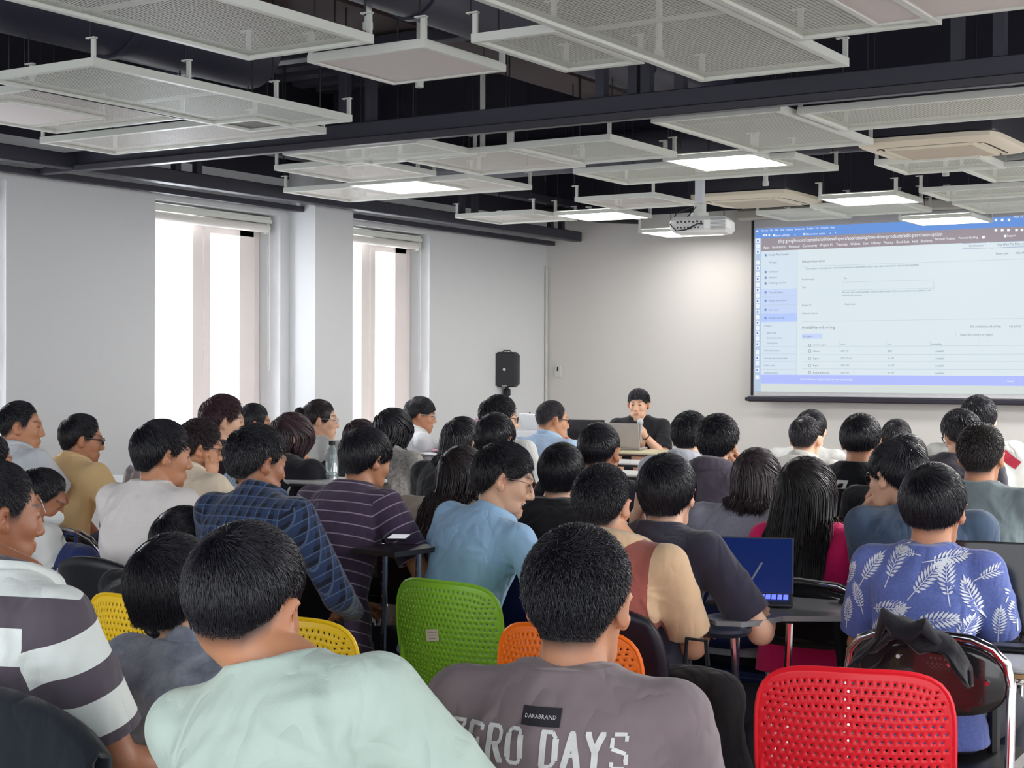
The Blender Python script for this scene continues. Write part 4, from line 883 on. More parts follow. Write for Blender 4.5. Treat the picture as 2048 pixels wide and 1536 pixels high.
writing('grey_text', [('Google Play Console', 440, 407, 138), ('All apps', 445, 454, 52), ('Dashboard', 443, 512, 64), ('Statistics', 443, 547, 56), ('Publishing overview', 443, 582, 118), ('Test and release', 443, 640, 95), ('Monitor and improve', 443, 691, 122), ('Grow users', 443, 747, 68), ('Monetise with Play', 443, 799, 108),
 ('Products', 414, 847, 50), ('App pricing', 430, 890, 64), ('One-time products', 430, 921, 108), ('Subscriptions', 430, 954, 76), ('Price experiments', 414, 1000, 104), ('Financial reports and orders', 414, 1047, 160), ('Promo codes', 414, 1092, 74), ('Financial settings', 414, 1137, 92),
 ('Purchase type', 668, 560, 82), ('Buy', 942, 553, 20), ('Tags', 668, 608, 26), ('Product ID', 668, 720, 62), ('Reset codes', 948, 714, 66), ('Advanced options', 668, 770, 104), ('This product is currently part of active promotions or experiments, which may make some actions temporarily unavailable', 690, 494, 715),
 ('Must start with a lowercase letter, and can contain numbers (0-9), lowercase letters (a-z), hyphens (-), and', 930, 641, 550), ('must have 63 characters', 930, 660, 126), ('Edit availability and pricing', 1708, 853, 175), ('Set prices', 1930, 852, 65), ('Search by country or region', 1652, 904, 185),
 ('Country / region', 742, 965, 86), ('Price', 924, 962, 27), ('Tax', 1220, 962, 18), ('Availability', 1484, 961, 62), ('Albania', 742, 1003, 42), ('USD 1.99', 924, 1003, 50), ('20%', 1220, 1003, 26), ('Available', 1508, 1003, 53), ('Algeria', 742, 1048, 40), ('DZD 275.00', 924, 1047, 68), ('No VAT', 1220, 1047, 40), ('Available', 1508, 1048, 53),
 ('Angola', 742, 1092, 40), ('USD 0.99', 924, 1092, 52), ('No VAT', 1220, 1092, 40), ('Available', 1508, 1093, 53), ('Antigua & Barbuda', 742, 1136, 108), ('USD 0.99', 924, 1136, 52), ('No VAT', 1220, 1136, 40), ('Available', 1508, 1138, 53), ('All regions', 678, 912, 62), ('Notifications', 1700, 362, 82), ('DairyPad: My Diary Journal', 1862, 356, 186), ('Reset now', 1853, 411, 70), ('Add offer', 1962, 408, 60)], emi('grey', (112, 124, 146), KS), 7)
writing('heading_text', [('Edit purchase option', 668, 449, 152), ('Availability and pricing', 668, 857, 216)], emi('dark', (96, 106, 122), KS), 7)
# ---------------------------------------------------------------- chairs and desks
def holed_back(a, hh, nx, ny, hole=.46, sq=.24, zc=.0, bow=.05, tilt=.16, round_b=1.0):
    "perforated shell: rows of cells shifted by half a cell, each with an eight-sided hole, warped to a rounded outline"
    V, F = [], []; idx = {}
    def warp(u_, v_):
        m_ = max(abs(u_), abs(v_)); n_ = 4.4 if v_ > 0 else 4.4-2.1*min(1, -v_/max(m_, 1e-6)*1.3)*(round_b > 1)
        if m_ > 1e-6: c_, s_ = u_/math.hypot(u_, v_), v_/math.hypot(u_, v_); k_ = (max(abs(c_), abs(s_))*(abs(c_)**n_+abs(s_)**n_)**(-1/n_))**(m_*m_); x, z = a*u_*k_, hh*v_*k_
        else: x = z = 0.0
        if v_ < 0: x *= 1-.10*v_*v_
        return (x, -bow*(1-(x/a)**2)-tilt*(z+hh)*1.0+.03*(z/hh)**2, zc+z)
    def vid(u_, v_):
        k = (round(u_, 5), round(v_, 5))
        if k not in idx: idx[k] = len(V); V.append(warp(u_, v_))
        return idx[k]
    for j in range(ny):
        v0, v1 = -1+2*j/ny, -1+2*(j+1)/ny; sh = (j % 2)*.5
        xs = [-1]+[-1+2*(i+sh)/nx for i in range(nx+1) if -1 < -1+2*(i+sh)/nx < 1]+[1]
        for i in range(len(xs)-1):
            u0, u1 = xs[i], xs[i+1]; um, vm = (u0+u1)/2, (v0+v1)/2; full = (u1-u0) > 2/nx*.9
            bd = [(u0, v0), (um, v0), (u1, v0), (u1, vm), (u1, v1), (um, v1), (u0, v1), (u0, vm)]
            if full and j not in (0, ny-1) and 0 < i < len(xs)-2:
                fx = hole*(u1-u0)/2*.8; fy = hole*(v1-v0)/2*.8; q = .72
                hl_ = [(um-fx*q, vm-fy*q), (um, vm-fy), (um+fx*q, vm-fy*q), (um+fx, vm), (um+fx*q, vm+fy*q), (um, vm+fy), (um-fx*q, vm+fy*q), (um-fx, vm)]
                B = [vid(*p_) for p_ in bd]; H_ = [vid(*p_) for p_ in hl_]
                for k in range(8): l = (k+1) % 8; F.append((B[k], B[l], H_[l], H_[k]))
            else:
                c_ = vid(um, vm); B = [vid(*p_) for p_ in bd]
                for k in range(8): F.append((B[k], B[(k+1) % 8], c_))
    rim = [warp(math.cos(t_), math.sin(t_)) if False else None for t_ in ()]
    n = 64; loop = []
    for k in range(n):
        t_ = 2*PI*k/n; c_, s_ = math.cos(t_), math.sin(t_); m_ = max(abs(c_), abs(s_)); loop.append(warp(c_/m_, s_/m_))
    return V, F, loop, warp
def plastic_chair(x, y, rz, rgb, label, sticker=False, zt=.84, nx=24, ny=21):
    m_ = mat('plastic_%d_%d' % (rgb[0], rgb[2]), rgb, .38, spec=.5); o = empty('plastic_chair', (x, y, 0), rz, label, 'chair', 'perforated plastic chairs')
    hh = .205; V, F, loop, warp = holed_back(.232, hh, nx, ny, zc=zt-hh*.98, round_b=1.9)
    bk = mk('backrest', [(p[0], p[1]-.17, p[2]) for p in V], F, m_, o, True); so = bk.modifiers.new('thickness', 'SOLIDIFY'); so.thickness = .004; so.offset = 0
    MB().tube([(p[0], p[1]-.17, p[2]) for p in loop], .0065, 6, True).build('rim', m_, bk, True)
    V2, F2, loop2, _ = holed_back(.225, .215, 16, 14, hole=.5, zc=0, bow=.0, tilt=0)
    st = mk('seat', [(p[0], p[2]+.02, .445+.10*p[0]**2*3+.02*(p[2] < 0)*(p[2]/.2)**2) for p in V2], F2, m_, o, True); so = st.modifiers.new('thickness', 'SOLIDIFY'); so.thickness = .006
    MB().tube([(p[0], p[2]+.02, .445+.10*p[0]**2*3+.02*(p[2] < 0)*(p[2]/.2)**2) for p in loop2], .010, 6, True).build('rim', m_, st, True)
    for q in (1, -1):
        MB().tube([(q*.212, -.205, zt-.20), (q*.222, -.19, zt-.30), (q*.215, -.17, .50), (q*.205, -.15, .43)], [.006, .016, .019, .018], 8, flat=.7).build('back_post', m_, o, True)
        MB().tube([(q*.195, -.15, .43), (q*.225, -.24, .01)], [.021, .014], 8).build('leg', m_, o, True); MB().tube([(q*.19, .19, .43), (q*.215, .235, .01)], [.021, .014], 8).build('leg', m_, o, True)
    if sticker:
        p0 = warp(-.12, .12); b_ = MB().box((p0[0], p0[1]-.17-.006, p0[2]), (.055, .001, .04), Matrix.Rotation(-.12, 3, 'Y')); b_ = b_.build('sticker', mat('sticker_paper', (226, 218, 200), .7), o)
        l_ = MB(); 
        for i in range(3): l_.box((p0[0], p0[1]-.17-.0072, p0[2]+.01-.01*i), (.042-.006*i, .0006, .0016), Matrix.Rotation(-.12, 3, 'Y'))
        l_.build('print', mat('sticker_ink', (150, 140, 120), .7), b_)
    return o
def folding_chair(x, y, rz, label, zt=.84, w=.235, rivets=True):
    o = empty('folding_chair', (x, y, 0), rz, label, 'chair', 'chrome folding chairs'); pan = mat('black_gloss_panel', (40, 38, 40), .16, spec=.6, coat=.5, var=.5, vscale=7)
    fr = [(-w, -.30, .01), (-w, -.235, .42), (-w, -.215, zt-.14)]
    for k in range(9): a_ = PI-PI*k/8; fr.append((w*math.copysign(abs(math.cos(a_))**.62, math.cos(a_)), -.21-.03*math.sin(a_), zt-.13+.13*abs(math.sin(a_))**.8))
    fr += [(w, -.215, zt-.14), (w, -.235, .42), (w, -.30, .01)]
    MB().tube(fr, .0125, 10).build('back_frame', m_chrome, o, True)
    def out(u_, v_):
        a_ = PI*u_; xx = -(w-.014)*math.copysign(abs(math.cos(a_))**.62, math.cos(a_)); zt_ = zt-.13+.115*abs(math.sin(a_))**.8; zb = zt-.145-.075*math.sin(a_)**.9 if 0 < u_ < 1 else zt-.145
        return (xx, -.212-.032*math.sin(a_)*(1-abs(v_-.5)*.4), zb+(zt_-zb)*v_)
    V, F = [], []; n, k_ = 20, 6
    for i in range(n+1):
        for j in range(k_+1): V.append(out(i/n, j/k_))
    for i in range(n):
        for j in range(k_): F.append((i*(k_+1)+j, (i+1)*(k_+1)+j, (i+1)*(k_+1)+j+1, i*(k_+1)+j+1))
    bk = mk('backrest', V, F, pan, o, True); so = bk.modifiers.new('thickness', 'SOLIDIFY'); so.thickness = .008; so.offset = 0
    if rivets:
        for xx, zz in ((-.17, .12), (.17, .12), (-.07, .07), (.07, .08)): MB().cyl((xx, -.255, zt-zz), (xx, -.235, zt-zz), .006, 10).build('rivet', m_chrome, bk, True)
    MB().box((0, .0, .44), (.41, .40, .04), bev=.018).build('seat', mat('black_vinyl', (30, 30, 32), .35, bump=.1, bscale=300), o, True)
    MB().tube([(-.20, .27, .01), (-.205, -.05, .36), (-.205, -.16, .44), (.205, -.16, .44), (.205, -.05, .36), (.20, .27, .01)], .011, 8).build('front_frame', m_chrome, o, True)
    MB().tube([(-.2, .20, .09), (.2, .20, .09)], .008, 8).build('stretcher', m_chrome, o, True); MB().tube([(-w, -.285, .12), (w, -.285, .12)], .008, 8).build('stretcher', m_chrome, o, True)
    return o
def tablet_top(parent, dx=0, dz=0, dy=0, white=True, name='writing_tablet'):
    pl = [(.26, -.14), (.34, -.16), (.385, -.10), (.385, .02), (.36, .12), (.33, .42), (.28, .50), (-.10, .50), (-.17, .44), (-.17, .30), (-.10, .24), (.10, .22), (.20, .14), (.235, 0)]
    z0 = .685+dz; f = MB().prism([(a+dx, b+dy) for a, b in pl], z0, z0+.012); t = f.build(name, mat('tablet_white', (226, 226, 226), .3) if white else mat('tablet_grey', (120, 120, 122), .35), parent)
    MB().prism([(a*1.012+dx, (b-.15)*1.015+.15+dy) for a, b in pl], z0-.012, z0-.0005).build('edge_band', mat('edge_black', (34, 34, 38), .5), t); return t
def tablet_chair(x, y, rz, label, shell=(30, 42, 92), zt=.83, tablet=True, group='navy tablet-arm chairs'):
    o = empty('tablet_chair', (x, y, 0), rz, label, 'chair', group); mm = mat('shell_%d' % shell[2], shell, .42, spec=.45)
    V, F = [], []; n, k_ = 14, 10
    for i in range(n+1):
        for j in range(k_+1):
            u_, v_ = -1+2*i/n, -1+2*j/k_; xx = .225*u_*math.sqrt(1-.35*max(v_, 0)**2)*(1-.04*(1-v_)); zz = .175*v_*math.sqrt(1-.4*u_*u_); V.append((xx, -.225+.05*(xx/.22)**2-.08*(zz/.175)*.5, zt-.17+zz))
    for i in range(n):
        for j in range(k_): F.append((i*(k_+1)+j, (i+1)*(k_+1)+j, (i+1)*(k_+1)+j+1, i*(k_+1)+j+1))
    bk = mk('backrest', V, F, mm, o, True); so = bk.modifiers.new('thickness', 'SOLIDIFY'); so.thickness = .02; so.offset = 0
    MB().box((0, .02, .435), (.44, .42, .035), bev=.016).build('seat', mm, o, True)
    for q in (1, -1):
        MB().tube([(q*.19, -.23, .62), (q*.20, -.22, .44), (q*.20, -.05, .40), (q*.20, .18, .40), (q*.21, .24, .01)], .0105, 8).build('leg', m_chrome, o, True); MB().tube([(q*.20, -.12, .40), (q*.215, -.26, .01)], .0105, 8).build('leg', m_chrome, o, True)
    if tablet:
        MB().tube([(.20, .10, .40), (.29, .10, .42), (.30, .04, .60), (.30, .0, .675)], .010, 8).build('tablet_arm', m_chrome, o, True); tablet_top(o)
    return o
# ---------------------------------------------------------------- the audience (front rows far away last)
BL = (22, 21, 28); BR = (46, 28, 32)
C_ = cloth
def P_(*a, **k): return person(*a, **k)
# nearest
mint = P_(496, 1024, 2.42, 'man in pale mint green T-shirt with short black hair, largest figure, turned slightly right', skin='b', hair='fade', tmat=C_('mint_shirt', (190, 208, 197), bump=.45), sleeve='half', wide=1.03, hs=1.04, R='deskw', lean=6, key='mint', side=-14, nx=-.08, nk=-.02, style=dict(thick=(.009, .018), nape=-.066, n=1300), hp=12, hr=6)
mauve = P_(1160, 1060, 2.62, 'man in mauve grey T-shirt with white letters on the back and curly black hair', skin='b', hair='curly', tmat=C_('mauve_shirt', (134, 120, 124), bump=.45), sleeve='half', wide=.98, hs=1.02, key='mauve', lean=4, hp=10, h=14, b=13, style=dict(n=1700))
denim = P_(352, 1072, 3.25, 'man in washed grey denim shirt with black hair, half hidden behind the mint shirt', skin='c', hair='mop', top='shirt', tmat=C_('denim_wash', (140, 149, 166), 'wash', rgb2=(184, 190, 202)), lean=10, hs=1.0, key='denim', sleeve='half', nx=-.09, wide=.95, b=-4)
polo = P_(-103, 912, 2.95, 'person in white and grey striped polo shirt, head outside the left edge', skin='d', hair='fade', top='polo', tmat=C_('wide_stripe', (226, 232, 228), 'wide', rgb2=(88, 80, 90), scale=.82), sleeve='half', lean=10, side=-4, nx=-.17, wide=.98, key='polo', b=-6, R='desk', pants=mat('jeans_dark', (40, 42, 54), .85))
maroonl = P_(-2, 922, 3.55, 'man in dark maroon shirt cut by the left edge, brown ear and cheek in profile', skin='d', hair='short', tmat=C_('maroon_tee', (74, 48, 54)), lean=10, b=-5, h=-26, key='maroonl')
leaf = P_(1868, 930, 4.6, 'man in blue shirt printed with white fern leaves, seen from behind', skin='b', hair='mop', tmat=C_('leaf_blue', (92, 108, 174), 'heather', rgb2=(108, 122, 188)), hs=1.07, key='leaf', wide=.88, sleeve='half', lean=2, h=6, style=dict(nape=-.07, ear=-.01), b=4)
blackl = P_(372, 1016, 5.35, 'person in loose black shirt with black hair, behind the denim shirt', skin='c', hair='mop', tmat=C_('black_tee', (28, 28, 34)), wide=1.2, hs=1.12, lean=18, slouch=.8, key='blackl', sleeve='half')
vest = P_(1207, 930, 4.7, 'man in rust vest over a cream shirt, large ears, black textured hair', skin='a', hair='curly', top='hoodie', tmat=C_('rust_vest', (158, 88, 78), 'yoke', rgb2=(214, 182, 146)), key='vest', sleeve='half', h=8, b=-4, nx=-.07, wide=1.05, cm=C_('cream_hood', (214, 182, 146)), L='lap', style=dict(thick=(.009, .018)))
pinkw = P_(1612, 912, 5.6, 'woman in magenta T-shirt with very long straight black hair', skin='b', hair='long', tmat=C_('magenta_tee', (232, 34, 108)), key='pink', nx=-.06, wide=1.0, R='desk', h=-2, style=dict(hlen=.47, n=1700, gather=-.8, back=-.16), hc=(22, 18, 20), hs=1.12, pants=mat('trouser_grey', (120, 116, 118), .85), lean=4)
smil = P_(1012, 884, 5.7, 'smiling man in light blue polo and wire glasses, head turned in profile', skin='c', hair='fringe', top='polo', tmat=C_('sky_polo', (164, 204, 240), bump=.45), smile=1, face=1, glasses='wire', b=-12, h=-62, hp=16, hr=-4, key='smil', sleeve='half', lean=14, side=9, hs=1.1, nk=.01, style=dict(front=.045, side=-.004, n=1300, thick=(.012, .022)), R={'w': (.30, .25, .70), 'd': (0, 1, 0), 'pole': (.8, -.5, -.4)}, pants=mat('jeans_blue', (76, 100, 130), .85))
navy = P_(1336, 910, 4.85, 'man in dark navy tee leaning on a tablet arm behind a blue-lit laptop', skin='c', hair='mop', tmat=C_('navy_tee', (50, 48, 64)), key='navy', wide=.95, nx=-.02, L={'head': 1, 'w': (-.125, .02, -.085), 'd': (.1, .0, 1), 'n': (-.8, -.5, 0), 'curl': .5, 'pole': (-.5, .6, -.8)}, R={'w': (.20, .40, .80), 'd': (-.5, .8, .1), 'pole': (.7, -.3, -.8)}, h=10, b=-6, sleeve='half', lean=14, style=dict(side=-.05, ear=-.03))
denimj = P_(1792, 882, 5.25, 'man in slate blue jacket with black glasses, face turned left, hand on chin', skin='c', hair='mop', top='jacket', tmat=C_('slate_jacket', (78, 96, 120)), glasses='black', b=8, h=66, key='denimj', L={'head': 1, 'w': (-.10, .07, -.16), 'd': (.2, .1, 1), 'n': (-.6, .6, 0), 'curl': .9, 'pole': (-.05, .8, -1)}, sleeve='long', wide=1.0, nx=-.10, lean=14, style=dict(ear=.0, side=-.01, nape=-.07))
plaid = P_(517, 852, 5.2, 'man in navy plaid shirt with wavy black hair', skin='d', hair='curly', top='shirt', tmat=C_('plaid_shirt', (22, 26, 42), 'plaid', rgb2=(44, 62, 98), rgb3=(112, 138, 178)), sleeve='long', key='plaid', R='deskw', lean=12, h=-20, hp=12, wide=.97, nx=-.05, style=dict(thick=(.012, .022), len=(.04, .06), w=.005))
cream = P_(328, 842, 5.85, 'man in off-white T-shirt with thick swept black hair', skin='b', hair='short', tmat=C_('offwhite_tee', (232, 226, 223)), h=-30, key='cream', style=dict(thick=(.013, .024), len=(.045, .07), lift=.5), hs=1.05, lean=6)
purple = P_(735, 857, 6.0, 'man in purple shirt with thin pale stripes', skin='b', hair='mop', tmat=C_('purple_stripe', (74, 60, 84), 'thin', rgb2=(160, 146, 166)), sleeve='half', key='purple', lean=18, hp=16, R='deskw', wide=.97, h=-16, slouch=.8)
beige = P_(925, 890, 6.3, 'woman in beige top with long dark hair, behind the light blue polo', skin='c', hair='long', tmat=C_('beige_top', (196, 184, 170)), key='beige', style=dict(hlen=.50, gather=.6, back=-.14), sleeve='half', lean=8, R='cheek', hc=(38, 30, 34), side=3, wide=1.15)
maskp = P_(86, 938, 6.3, 'person wearing a white face mask, head bent over the desk', skin='d', hair='short', tmat=C_('white_tee', (222, 222, 220)), mask=1, lean=24, hp=30, h=-52, key='mask', L='lap', R='desk', hf=.03)
blackb = P_(1125, 888, 6.1, 'person in plain black T-shirt with black hair, in front of the rust vest', skin='c', hair='mop', tmat=C_('black_tee', (28, 28, 34)), key='blackb', h=14)
darkn = P_(1201, 845, 6.3, 'man with short cropped hair and big ears in dark navy jacket with white piping', skin='b', hair='fade', tmat=C_('dark_navy', (34, 34, 46)), sleeve='long', key='darkn', h=6, style=dict(thick=(.008, .014)))
greyw = P_(1513, 895, 6.0, 'woman in heather grey sweatshirt with wavy shoulder-length hair', skin='c', hair='bob', top='sweat', tmat=C_('heather_grey', (148, 148, 164), 'heather', rgb2=(164, 164, 180)), sleeve='long', key='greyw', style=dict(hlen=.26, back=-.06, gather=-.3, curl=.6), hc=(50, 40, 44), L='lap', h=10)
hood2 = P_(1438, 832, 6.9, 'person in grey-mauve hoodie with messy black hair, resting cheek on hand', skin='c', hair='fluffy', top='hoodie', tmat=C_('mauve_hoodie', (88, 80, 94)), R='cheek', key='hood2', side=-2, lean=14)
hood1 = P_(1382, 826, 8.0, 'person in pale hoodie with fluffy black hair', skin='c', hair='fluffy', top='hoodie', tmat=C_('pale_hoodie', (200, 202, 212)), sleeve='long', key='hood1')
fade = P_(1612, 833, 8.4, 'man in cream shirt with shaved sides and a grey whorl', skin='c', hair='fade', top='shirt', tmat=C_('cream_shirt', (206, 204, 198)), key='fade', h=2, hc=(44, 40, 46))
behf = P_(1624, 821, 9.3, 'person in white top mostly hidden behind the shaved head', skin='c', hair='mop', tmat=C_('white_tee', (222, 222, 220)), key='behf')
logo = P_(1723, 829, 6.9, 'man in black T-shirt with small white logo between the shoulders', skin='b', hair='mop', tmat=C_('black_shirt2', (22, 24, 30)), key='logo', style=dict(nape=-.06, ear=.0), h=8)
smallb = P_(1794, 838, 8.9, 'small dark head seen above the row behind, beside the black logo tee', skin='b', hair='short', tmat=C_('maroon_tee', (74, 48, 54)), key='smallb')
behj = P_(1812, 867, 6.6, 'person with smooth black hair right behind the slate blue jacket', skin='c', hair='bob', tmat=C_('black_tee', (28, 28, 34)), style=dict(hlen=.16), key='behj')
green = P_(1963, 851, 6.0, 'man in grey-green T-shirt with curly brown-black hair', skin='b', hair='curly', tmat=C_('sage_tee', (112, 126, 130)), key='green', hc=(38, 32, 32), h=6, lean=2)
dark2 = P_(1921, 822, 7.8, 'man in charcoal top with pale shoulder stripe, glasses, head tilted left', skin='c', hair='fluffy', tmat=C_('charcoal', (52, 50, 60)), key='dark2', glasses='black', h=44, hr=-6, sleeve='half', hp=16)
tallr = P_(1957, 794, 8.2, 'tall person in red and white jacket at the right edge', skin='c', hair='fluffy', top='jacket', tmat=C_('red_white', (206, 208, 204), 'yoke', rgb2=(206, 208, 204)), sleeve='long', key='tallr', wide=1.1, side=-3)
maroonh = P_(449, 793, 7.6, 'man with reddish fluffy hair and dark maroon shirt, hand at his mouth', skin='c', hair='fluffy', tmat=C_('dark_maroon', (62, 44, 54)), hc=(62, 36, 44), R='chin', h=-42, key='maroonh')
glass4 = P_(402, 842, 6.9, 'man in cream shirt with glasses, chin propped on his hand', skin='e', hair='fluffy', top='shirt', tmat=C_('cream_beige', (236, 220, 196)), R='cheek', h=-44, key='glass4', glasses='black', lean=18, hp=10, sleeve='half', hc=(44, 30, 34))
stripeb = P_(492, 868, 7.2, 'person in light blue striped shirt, head hidden by the plaid shirt man', skin='b', hair='short', top='shirt', tmat=C_('blue_vert', (150, 186, 226), 'vert', rgb2=(200, 214, 232)), key='stripeb', lean=16, b=10, sleeve='half')
tan = P_(166, 829, 7.6, 'man in tan short-sleeved shirt with black-framed glasses', skin='b', hair='short', top='shirt', tmat=C_('tan_shirt', (242, 206, 150)), glasses='black', key='tan', R='deskw', h=-40, lean=12, wide=1.08, sleeve='half', style=dict(thick=(.012, .02), len=(.04, .06)))
whitel = P_(44, 801, 7.4, 'man in pale grey-white polo at the far left, profile to the right', skin='b', hair='fade', top='polo', tmat=C_('pale_polo', (206, 210, 216)), key='whitel', h=-50, hp=4, lean=4, side=-6)
bunb = P_(510, 806, 9.4, 'woman with smooth black hair in a low bun, mostly hidden', skin='b', hair='bun', tmat=C_('white_tee', (222, 222, 220)), key='bunb', h=-44, hc=BL)
blackj = P_(584, 825, 7.7, 'woman in black track jacket with white piping and long brown hair', skin='c', hair='long', top='sweat', tmat=C_('black_track', (42, 40, 48)), sleeve='long', R='chin', hc=(62, 42, 48), h=-34, key='blackj', style=dict(hlen=.36, back=-.13, gather=.5), lean=14, wide=1.12)
bung = P_(642, 798, 9.0, 'woman in white top with glasses and a loose bun, profile to the right', skin='c', hair='bun', tmat=C_('white_tee', (222, 222, 220)), glasses='clear', h=-52, key='bung', hp=4, hc=(40, 30, 34), lean=4)
smallh = P_(724, 838, 8.8, 'dark brown head peeping above the purple striped shirt', skin='c', hair='short', tmat=C_('black_tee', (28, 28, 34)), hc=(50, 32, 38), key='smallh')
longb = P_(786, 815, 8.4, 'woman with very long straight black hair and speckled grey shirt', skin='c', hair='long', tmat=C_('speckle', (150, 146, 142), 'mottle', rgb2=(196, 192, 188)), L='cheek', key='longb', style=dict(hlen=.52, back=-.15, gather=.6), h=-20, lean=6, hs=.98)
white11 = P_(843, 795, 10.6, 'man in white shirt typing on a pink laptop, profile to the right', skin='b', hair='mop', top='shirt', tmat=C_('white_shirt', (226, 228, 232)), h=-58, b=-24, key='white11', glasses='clear', style=dict(nape=-.06, side=.0), R={'w': (.14, .50, .80), 'd': (0, 1, -.1)}, lean=10, sleeve='half')
clipw = P_(925, 834, 7.9, 'woman with black hair and a pearl hair clip', skin='c', hair='bob', tmat=C_('black_tee', (28, 28, 34)), key='clipw', style=dict(hlen=.22), h=-14)
mid17 = P_(993, 828, 7.3, 'person with round black hair directly behind the smiling man', skin='c', hair='mop', tmat=C_('dark_navy', (34, 34, 46)), key='mid17')
masked18 = P_(1001, 794, 8.8, 'person in white shirt and glasses below the loudspeaker', skin='c', hair='fluffy', tmat=C_('white_tee', (222, 222, 220)), key='masked18', glasses='black', h=-46, wide=1.2)
blue19 = P_(1107, 801, 9.6, 'man in pale blue shirt with glasses, hand raised to his face', skin='e', hair='crop', top='shirt', tmat=C_('pale_blue_shirt', (170, 196, 226)), glasses='black', h=-40, R='chin', key='blue19', wide=1.1, hc=(46, 42, 50), style=dict(thick=(.009, .014)), b=-10)
pres = P_(1277, 778, 12.4, 'presenter in black T-shirt facing the room and speaking into a microphone', skin='c', hair='fringe', tmat=C_('black_tee', (28, 28, 34)), b=200, h=196, hp=6, face=1, style=dict(front=.045, side=.0), key='pres', res=.005, lean=6,
  L={'head': 1, 'w': (-.075, .19, -.245), 'd': (.55, -.1, .75), 'n': (-.6, .7, .2), 'curl': 1.0, 'pole': (-.5, -.1, -1)}, R='lap', sleeve='half')
edge0 = P_(-22, 866, 6.4, 'person at the far left edge, only a dark sliver of hair showing', skin='b', hair='short', tmat=C_('black_tee', (28, 28, 34)), key='edge0')
# ---------------------------------------------------------------- writing and prints laid onto the shirts
K_ = {p['key']: p for p in PEOPLE}
class Back:
    "lays flat shapes onto the back of a shirt: x across, z up, both in the person's frame"
    def __init__(s, info, front=False):
        me = info['shirt'].data; s.t = BVHTree.FromPolygons([v.co.copy() for v in me.vertices], [tuple(p.vertices) for p in me.polygons]); s.i = info; s.V, s.F = [], []
    def pt(s, x, z, off=.0016):
        h = s.t.ray_cast(Vector((x, -1.0, z)), Vector((0, 1, 0)))
        if h[0] is None: return None
        return h[0]+h[1]*(off if h[1].y < 0 else -off)
    def poly(s, pts, off=.0016):
        q = [s.pt(x, z, off) for x, z in pts]
        if any(v is None for v in q): return
        b = len(s.V); s.V += [tuple(v) for v in q]; s.F.append(tuple(range(b, b+len(q))))
    def strip(s, a, b, w0, w1=None, n=6, off=.0016):
        w1 = w0 if w1 is None else w1; a, b = Vector(a), Vector(b); d = (b-a); nn = Vector((-d.y, d.x)).normalized()
        for i in range(n):
            p, q = a+d*(i/n), a+d*((i+1)/n); u_, v_ = (w0+(w1-w0)*i/n)/2, (w0+(w1-w0)*(i+1)/n)/2
            s.poly([tuple(p-nn*u_), tuple(q-nn*v_), tuple(q+nn*v_), tuple(p+nn*u_)], off)
    def done(s, name, m_, label=None):
        o = mk(name, s.V, s.F, m_, s.i['o'], False)
        if label: o['label'] = label
        return o
GL = {'Z': [((0, 1), (.7, 1)), ((.66, .95), (.04, .05)), ((0, 0), (.7, 0)), ((0, 1), (0, .8)), ((.7, 0), (.7, .2))], 'E': [((.1, 0), (.1, 1)), ((0, 1), (.66, 1)), ((.1, .5), (.5, .5)), ((0, 0), (.68, 0)), ((.66, 1), (.66, .82)), ((.68, 0), (.68, .18)), ((.5, .62), (.5, .38))],
 'R': [((.1, 0), (.1, 1)), ((0, 1), (.5, 1)), ((.5, 1), (.64, .85)), ((.64, .85), (.64, .62)), ((.64, .62), (.5, .5)), ((.1, .5), (.5, .5)), ((.4, .5), (.66, 0)), ((-.02, 0), (.24, 0)), ((.56, 0), (.8, .02))], 'O': [((.16, 0), (.54, 0)), ((.16, 1), (.54, 1)), ((.06, .15), (.06, .85)), ((.64, .15), (.64, .85)), ((.06, .15), (.16, 0)), ((.06, .85), (.16, 1)), ((.54, 0), (.64, .15)), ((.54, 1), (.64, .85)), ((.0, .5), (.12, .5)), ((.58, .5), (.7, .5))],
 'D': [((.1, 0), (.1, 1)), ((0, 1), (.48, 1)), ((0, 0), (.48, 0)), ((.48, 1), (.64, .82)), ((.64, .82), (.64, .18)), ((.64, .18), (.48, 0))], 'A': [((.06, 0), (.34, 1)), ((.34, 1), (.64, 0)), ((.16, .36), (.54, .36)), ((-.04, 0), (.18, 0)), ((.52, 0), (.76, 0)), ((.24, 1), (.44, 1))],
 'Y': [((.04, 1), (.34, .48)), ((.64, 1), (.34, .48)), ((.34, .48), (.34, 0)), ((.22, 0), (.46, 0)), ((-.06, 1), (.16, 1)), ((.52, 1), (.74, 1))], 'S': [((.62, .80), (.62, .96)), ((.12, 1), (.62, 1)), ((.06, .9), (.06, .62)), ((.06, .60), (.60, .44)), ((.62, .42), (.62, .12)), ((.56, 0), (.06, 0)), ((.06, .04), (.06, .2))]}
bk_ = Back(K_['mauve']); x_ = -.168; c7 = K_['mauve']['C7']; zb_ = c7.z-.120
for ch in 'ZERO DAYS':
    if ch == ' ': x_ += .022; continue
    for a, b in GL[ch]:
        hgt = .050; sx = .037; arch = -.0*(x_+.03)**2
        th = .0098 if abs(a[0]-b[0]) < .35 and abs(a[1]-b[1]) > .3 else .0058
        bk_.strip((x_+a[0]*sx, zb_+a[1]*hgt+arch), (x_+b[0]*sx, zb_+b[1]*hgt+arch), th, th, 4)
    x_ += .0358
bk_.done('back_lettering', mat('print_white', (226, 226, 224), .6, var=.25, vscale=40), 'worn white slab lettering reading ZERO DAYS')
bk_ = Back(K_['mauve']); lz = c7.z-.050
for i in range(6): bk_.poly([(-.0395+.0105*i, lz-.0135), (-.029+.0105*i, lz-.0135), (-.029+.0105*i, lz+.0135), (-.0395+.0105*i, lz+.0135)], .003)
